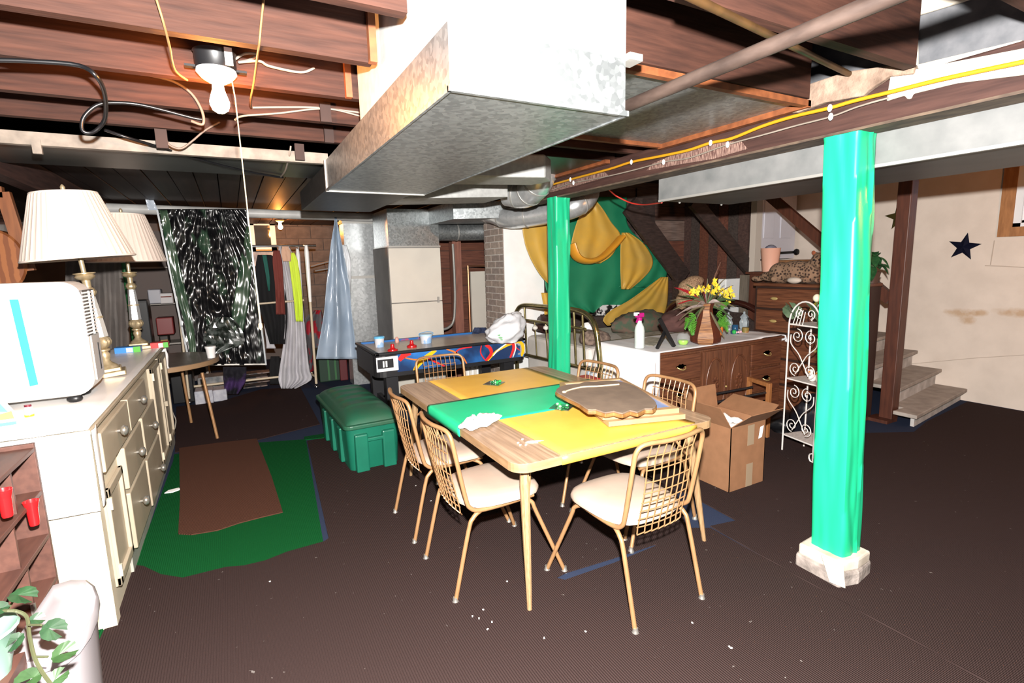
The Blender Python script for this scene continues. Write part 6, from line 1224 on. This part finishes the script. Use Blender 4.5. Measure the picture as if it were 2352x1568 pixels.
lpl = thing('plush_leopard', 'spotted plush leopard lying on the tall chest', 'soft toy', (4.84, 3.10, hz_)); lpl.scale = (1.25, 1.25, 1.3); leo.parent = lpl; leo.location = (0, 0, -.004)
for y in (-.185, -.225): MB().sph((-.09, y, .168), .008, 8, 6).build('eye', MATS['black_plastic'], lpl, auto=60)
for y in (-.145, -.25): MB().sph((-.035, y, .218), .016, 8, 6, (.4, 1, 1)).build('inner_ear', mat('ear_rust', (.22, .06, .025), rough=.9), lpl, auto=60)
o = MB().sph((0, 0, .03), .06, 12, 8, (.6, 1.2, .5)).build('white_cloth_scrap', mat('scrap', (.45, .38, .32), rough=.8), auto=70); o.location = (4.70, 3.03, hz_); tag(o, 'crumpled pale scrap beside the plush leopard', 'cloth')
gpl = thing('leafy_plant', 'dark green leafy pot plant at the chest end near the stair post', 'plant', (5.06, 2.535, hz_))
MB().lathe([(.05, 0), (.065, .09), (.07, .10), (.055, .10), (.04, .08)], 16).build('pot', mat('pot_brown', (.06, .03, .02), rough=.5), gpl, auto=50)
dleaf = mat('dark_leaf', (.012, .055, .018), (.03, .10, .035), rough=.35, scale=25)
rnd = random.Random(9)
for k in range(26):
    a = rnd.uniform(0, 2*math.pi); el = rnd.uniform(-.5, 1.2); L_ = rnd.uniform(.10, .20); d = Vector((math.cos(a)*math.cos(el), math.sin(a)*math.cos(el), math.sin(el))); b0 = Vector((0, 0, .12+rnd.random()*.14)); s_ = d.cross(Vector((0, 0, 1))).normalized(); n_ = s_.cross(d); mb = MB()
    for i in range(6): t = i/5; c = b0+d*L_*(.25+t*.75)+Vector((0, 0, -.06*t*t)); ww = .034*math.sin(math.pi*min(1, .1+.88*t)); mb.v += [c-s_*ww+n_*ww*.3, c, c+s_*ww+n_*ww*.3]
    for i in range(5): mb.f += [[3*i, 3*i+1, 3*i+4, 3*i+3], [3*i+1, 3*i+2, 3*i+5, 3*i+4]]
    mb.build('leaf', dleaf, gpl, solid=.0012); MB().tube([(0, 0, .09), b0+d*L_*.3], .002, 4).build('leaf_stalk', stemg, gpl)
# peach basket on a narrow cabinet, grey newel
nc = boxobj('narrow_cabinet', (5.16, 3.46, 0), (5.30, 3.86, 1.36), rail_m, None, .006); tag(nc, 'narrow brown cabinet behind the tall chest', 'cabinet')
boxobj('cabinet_cap', (5.13, 3.43, 1.36), (5.33, 3.89, 1.385), rail_m, nc)
pbk = thing('peach_basket', 'peach plastic waste basket under the white door', 'waste basket', (5.23, 3.66, 1.385))
MB().lathe([(.075, 0), (.10, .25), (.104, .255), (.098, .255), (.072, .01), (.001, .01)], 22, cap=False).build('basket', mat('peach', (.62, .33, .24), rough=.45), pbk, auto=50)
MB().sph((.0, 0, .23), .07, 10, 8, (1, 1, .9)).build('foil_wrap', mat('blue_foil', (.20, .20, .36), (.45, .45, .5), rough=.25, scale=12, metal=.5), pbk, auto=60)
np_ = PY(1726, 640, 4.0); gpst = boxobj('grey_newel', (np_.x-.05, 4.02, 0), (np_.x+.05, 4.12, 1.34), mat('weathered', (.16, .13, .10), (.11, .09, .07), rough=.85, scale=6, stretch=(6, 6, 1))); tag(gpst, 'weathered grey wooden post at the foot of the stringer', 'post')
pbox('white_carton', 'white carton leaning behind the yellow flowers', 'box', (1664, 742), (1718, 638), 4.28, .12, mat('bright_white', (.85, .85, .84)), z0=0)
lr = PY(1588, 660, 3.78); plh = remesh_blob('plush_body', [((0, 0, .22), .22, (1, .8, 1)), ((0, 0, .45), .20, (1, .8, 1)), ((0, 0, .66), .165, (1, .85, 1)), ((.05, -.02, .78), .11, (1.2, .9, .8))], mat('tan_fur', (.12, .06, .03), (.42, .27, .16), rough=.95, tex='cells', scale=70, lo=.25, hi=.5), .02)
pth = thing('tan_plush', 'large tan speckled plush animal on the bed behind the flowers', 'soft toy', (lr.x, 4.35, .745)); pth.location.x = PY(1586, 660, 4.35).x; pth.scale = (.95, .95, .70); plh.parent = pth
# ---- white wire etagere
et_m = mat('white_iron', (.62, .58, .55), (.55, .51, .48), rough=.5, scale=20)
A_ = Vector((3.775, 2.455, 0)); B_ = Vector((3.715, 2.17, 0)); cF = (A_+B_)/2; U = (B_-A_).normalized(); V_ = Vector((-U.y, U.x, 0)); V_ = V_ if V_.x > 0 else -V_; wd = (B_-A_).length/2; dp = .22
et = thing('wire_etagere', 'white scrolled wire shelf stand with arched top', 'shelf stand', cF)
def E(u, z, d=0.): return U*u+V_*d+Vector((0, 0, z))
for d in (0, dp):
    arch = [E(-wd, .0 if d == 0 else 0, d), E(-wd, .5, d), E(-wd, 1.02, d)]+[E(-wd*math.cos(t), 1.02+.19*math.sin(t), d) for t in [math.pi*k/14 for k in range(1, 14)]]+[E(wd, 1.02, d), E(wd, .5, d), E(wd, .09, d)]
    MB().tube(arch, .0065, 8).build('arched_frame', et_m, et, auto=60)
    MB().tube([E(wd, .09, d)]+[E(wd+.0-.0+(.045-.0037*k)*math.sin(k*.55)*-1*(1)+0, .05-(.045-.0037*k)*math.cos(k*.55)+.0, d) for k in range(0, 11)], .006, 6).build('curled_foot', et_m, et, auto=60)
def spiral(cu, cz, r, turns, a0, sg, d, nm='scroll'):
    pts = [E(cu+sg*r*(1-k/26*.85)*math.cos(a0+turns*2*math.pi*k/26), cz+r*(1-k/26*.85)*math.sin(a0+turns*2*math.pi*k/26), d) for k in range(27)]; MB().tube(pts, .0042, 6).build(nm, et_m, et, auto=60); return pts[0]
for d in (0,):
    for z0, z1 in ((.60, 1.02), (.15, .58)):
        for sg in (-1, 1):
            spiral(sg*.062, z1-.075, .055, 1.6, math.pi/2, sg, d); spiral(sg*.065, z0+.09, .055, 1.6, -math.pi/2, sg, d)
            MB().tube(catmull([E(sg*.12, z1-.07, d), E(sg*.115, z1-.14, d), E(sg*.04, (z0+z1)/2-.0, d), E(-sg*.0, (z0+z1)/2-.06, d), E(-sg*.06, z0+.05, d)], 6), .0042, 6).build('scroll_bar', et_m, et, auto=60)
    for sg in (-1, 1): spiral(sg*.05, 1.12, .04, 1.4, -math.pi/2, sg, d)
    for k in range(4): MB().tube([E(-.11+.03*k, 1.03, d), E(-.06+.02*k, 1.17-.012*k, d)], .0035, 5).build('fan_rod', et_m, et, auto=60)
for z in (1.025, .595, .135):
    MB().poly3([E(-wd, z, 0), E(wd, z, 0), E(wd, z, dp), E(-wd, z, dp)], (0, 0, 1), .008).build('shelf', mat('shelf_mesh', (.55, .50, .47), (.42, .38, .36), rough=.6, scale=60), et)
    MB().tube([E(-wd, z+.004, 0), E(wd, z+.004, 0), E(wd, z+.004, dp), E(-wd, z+.004, dp)], .006, 6, closed=True).build('shelf_rim', et_m, et, auto=60)
# silk rose on top, figurines
mat('silk_leaf', (.055, .10, .05), (.12, .17, .10), rough=.6, scale=20)
rp = thing('silk_rose', 'cream silk rose and leaves laid on the top etagere shelf', 'silk flower', cF+E(0, 1.033, .1))
for k, (a, b, c, r_, m) in enumerate([(-.13, .08, -.06, .075, MATS['silk_leaf']), (-.02, .10, .0, .06, MATS['silk_leaf']), (.08, .05, -.04, .07, MATS['silk_leaf']), (-.20, .06, -.02, .075, MATS['silk_leaf']), (.05, .05, .03, .06, mat('yellow_leaf', (.30, .26, .03), rough=.6)), (-.05, .12, .02, .06, MATS['yellow_leaf'])]):
    mb = leaf_mesh(r_, .4); mb.xf(Matrix.Translation(E(a, b, c)) @ Matrix.Rotation(R(40*k), 4, 'Z') @ Matrix.Rotation(R(50), 4, 'X')); mb.build('leaf', m, rp, solid=.0012)
MB().sph(E(.0, .20, 0), .028, 12, 8, (1, 1, 1.1)).build('rose_bloom', mat('cream_petal', (.62, .55, .40), rough=.6), rp, auto=60); MB().tube([E(.02, 0, 0), E(.0, .19, 0)], .004, 6).build('stem', stemg, rp)
for i, (a, lab) in enumerate(((.035, 'white china duck with orange beak on the middle etagere shelf'), (.10, 'white china duck at the shelf end nearest the green post'))):
    o = thing('china_duck', lab, 'figurine', cF+E(a, .603, .07)); wd_m = mat('china_white', (.8, .77, .7), rough=.25)
    q = remesh_blob('duck_body', [((0, 0, .03), .03, (1.3, .9, 1)), ((-.022, 0, .062), .014, (1, 1, 1.4)), ((-.026, 0, .082), .018, (1, 1, 1)), ((.035, 0, .045), .014, (1.3, .8, .7))], wd_m, .006); q.parent = o
    MB().lathe([(.008, 0), (.001, .022)], 8, (-.042, 0, .082), axis=Matrix.Rotation(R(-90), 3, 'Y')).build('beak', mat('beak_orange', (.6, .22, .02), rough=.4), o)
# ---- wooden frame stand with black rods
fs_m = mat('light_oak', (.30, .12, .04), (.24, .095, .03), rough=.5, scale=6, stretch=(6, 6, 1.5))
P0, P1 = Vector((3.94, 2.71, 0)), Vector((4.01, 2.95, 0)); fo = (P0+P1)/2
fsd = thing('wooden_rack', 'light wooden frame rack with black rods behind the carton', 'rack', fo); off = Vector((-.75, .03, 0))
for o_ in (Vector(), off):
    a, b = P0-fo+o_, P1-fo+o_; up = Vector((0, 0, .485))
    for p_, q_ in ((a, a+up), (b, b+up)): MB().bar(p_, q_, .035, .035, up=(1, 0, 0)).build('frame_post', fs_m, fsd, bevel=.003)
    MB().bar(a+up-Vector((0, 0, .017)), b+up-Vector((0, 0, .017)), .035, .035).build('frame_rail', fs_m, fsd, bevel=.003); MB().bar(a+Vector((0, 0, .05)), b+Vector((0, 0, .05)), .035, .035).build('frame_rail', fs_m, fsd, bevel=.003)
for t, z in ((.08, .40), (.85, .40), (.5, .06)): p_ = (P0-fo).lerp(P1-fo, t)+Vector((0, 0, z)); MB().tube([p_, p_+off], .012, 8).build('rod', mat('black_rod', (.012, .012, .014), rough=.3), fsd, auto=60)
heap('bin_bag', 'black plastic bin bag on the floor behind the wooden rack', 'bag', 1800, 985, 4.25, mat('black_poly', (.006, .006, .007), rough=.35), .14, (1.2, 1.3, .7), 22, 0.005)
heap('black_cushion', 'black shiny bag behind the lower etagere shelves', 'bag', 1868, 990, 4.2, mat('black_satin', (.008, .008, .012), rough=.3), .20, (.8, .8, 1.35), 25, 0.005)
# ---- small floor litter
lint = mat('lint', (.5, .48, .46), rough=.9); lme = None; rnd = random.Random(12)
for i, (a, b) in enumerate([(1680, 1488), (1085, 1415), (1100, 1420), (1130, 1428), (1120, 1445), (1165, 1335), (1345, 1450), (1110, 1400), (1675, 1485), (955, 1115), (990, 1150), (1010, 1075), (1250, 1465), (620, 1335), (1590, 1430)]):
    p_ = PZ(a, b, .011)
    if lme is None: o = MB().prism([(.006, 0), (.002, .004), (-.005, .002), (-.003, -.004)], 0, .003).build('lint_speck', lint); lme = o.data
    else: o = bpy.data.objects.new('lint_speck', lme); COL.objects.link(o)
    o.location = (p_.x, p_.y, .0105); o.rotation_euler = (0, 0, rnd.random()*6); tag(o, 'tiny white lint speck on the brown carpet', 'lint', 'lint specks on the carpet')
p_ = PZ(398, 1128, .005); o = MB().prism([(-.05, -.02), (0, -.03), (.05, .0), (.03, .03), (-.03, .02)], 0, .006).build('torn_paper', clip_m); o.location = (p_.x+.0, p_.y, .008); tag(o, 'torn white paper on the green carpet beside the cabinet', 'paper')
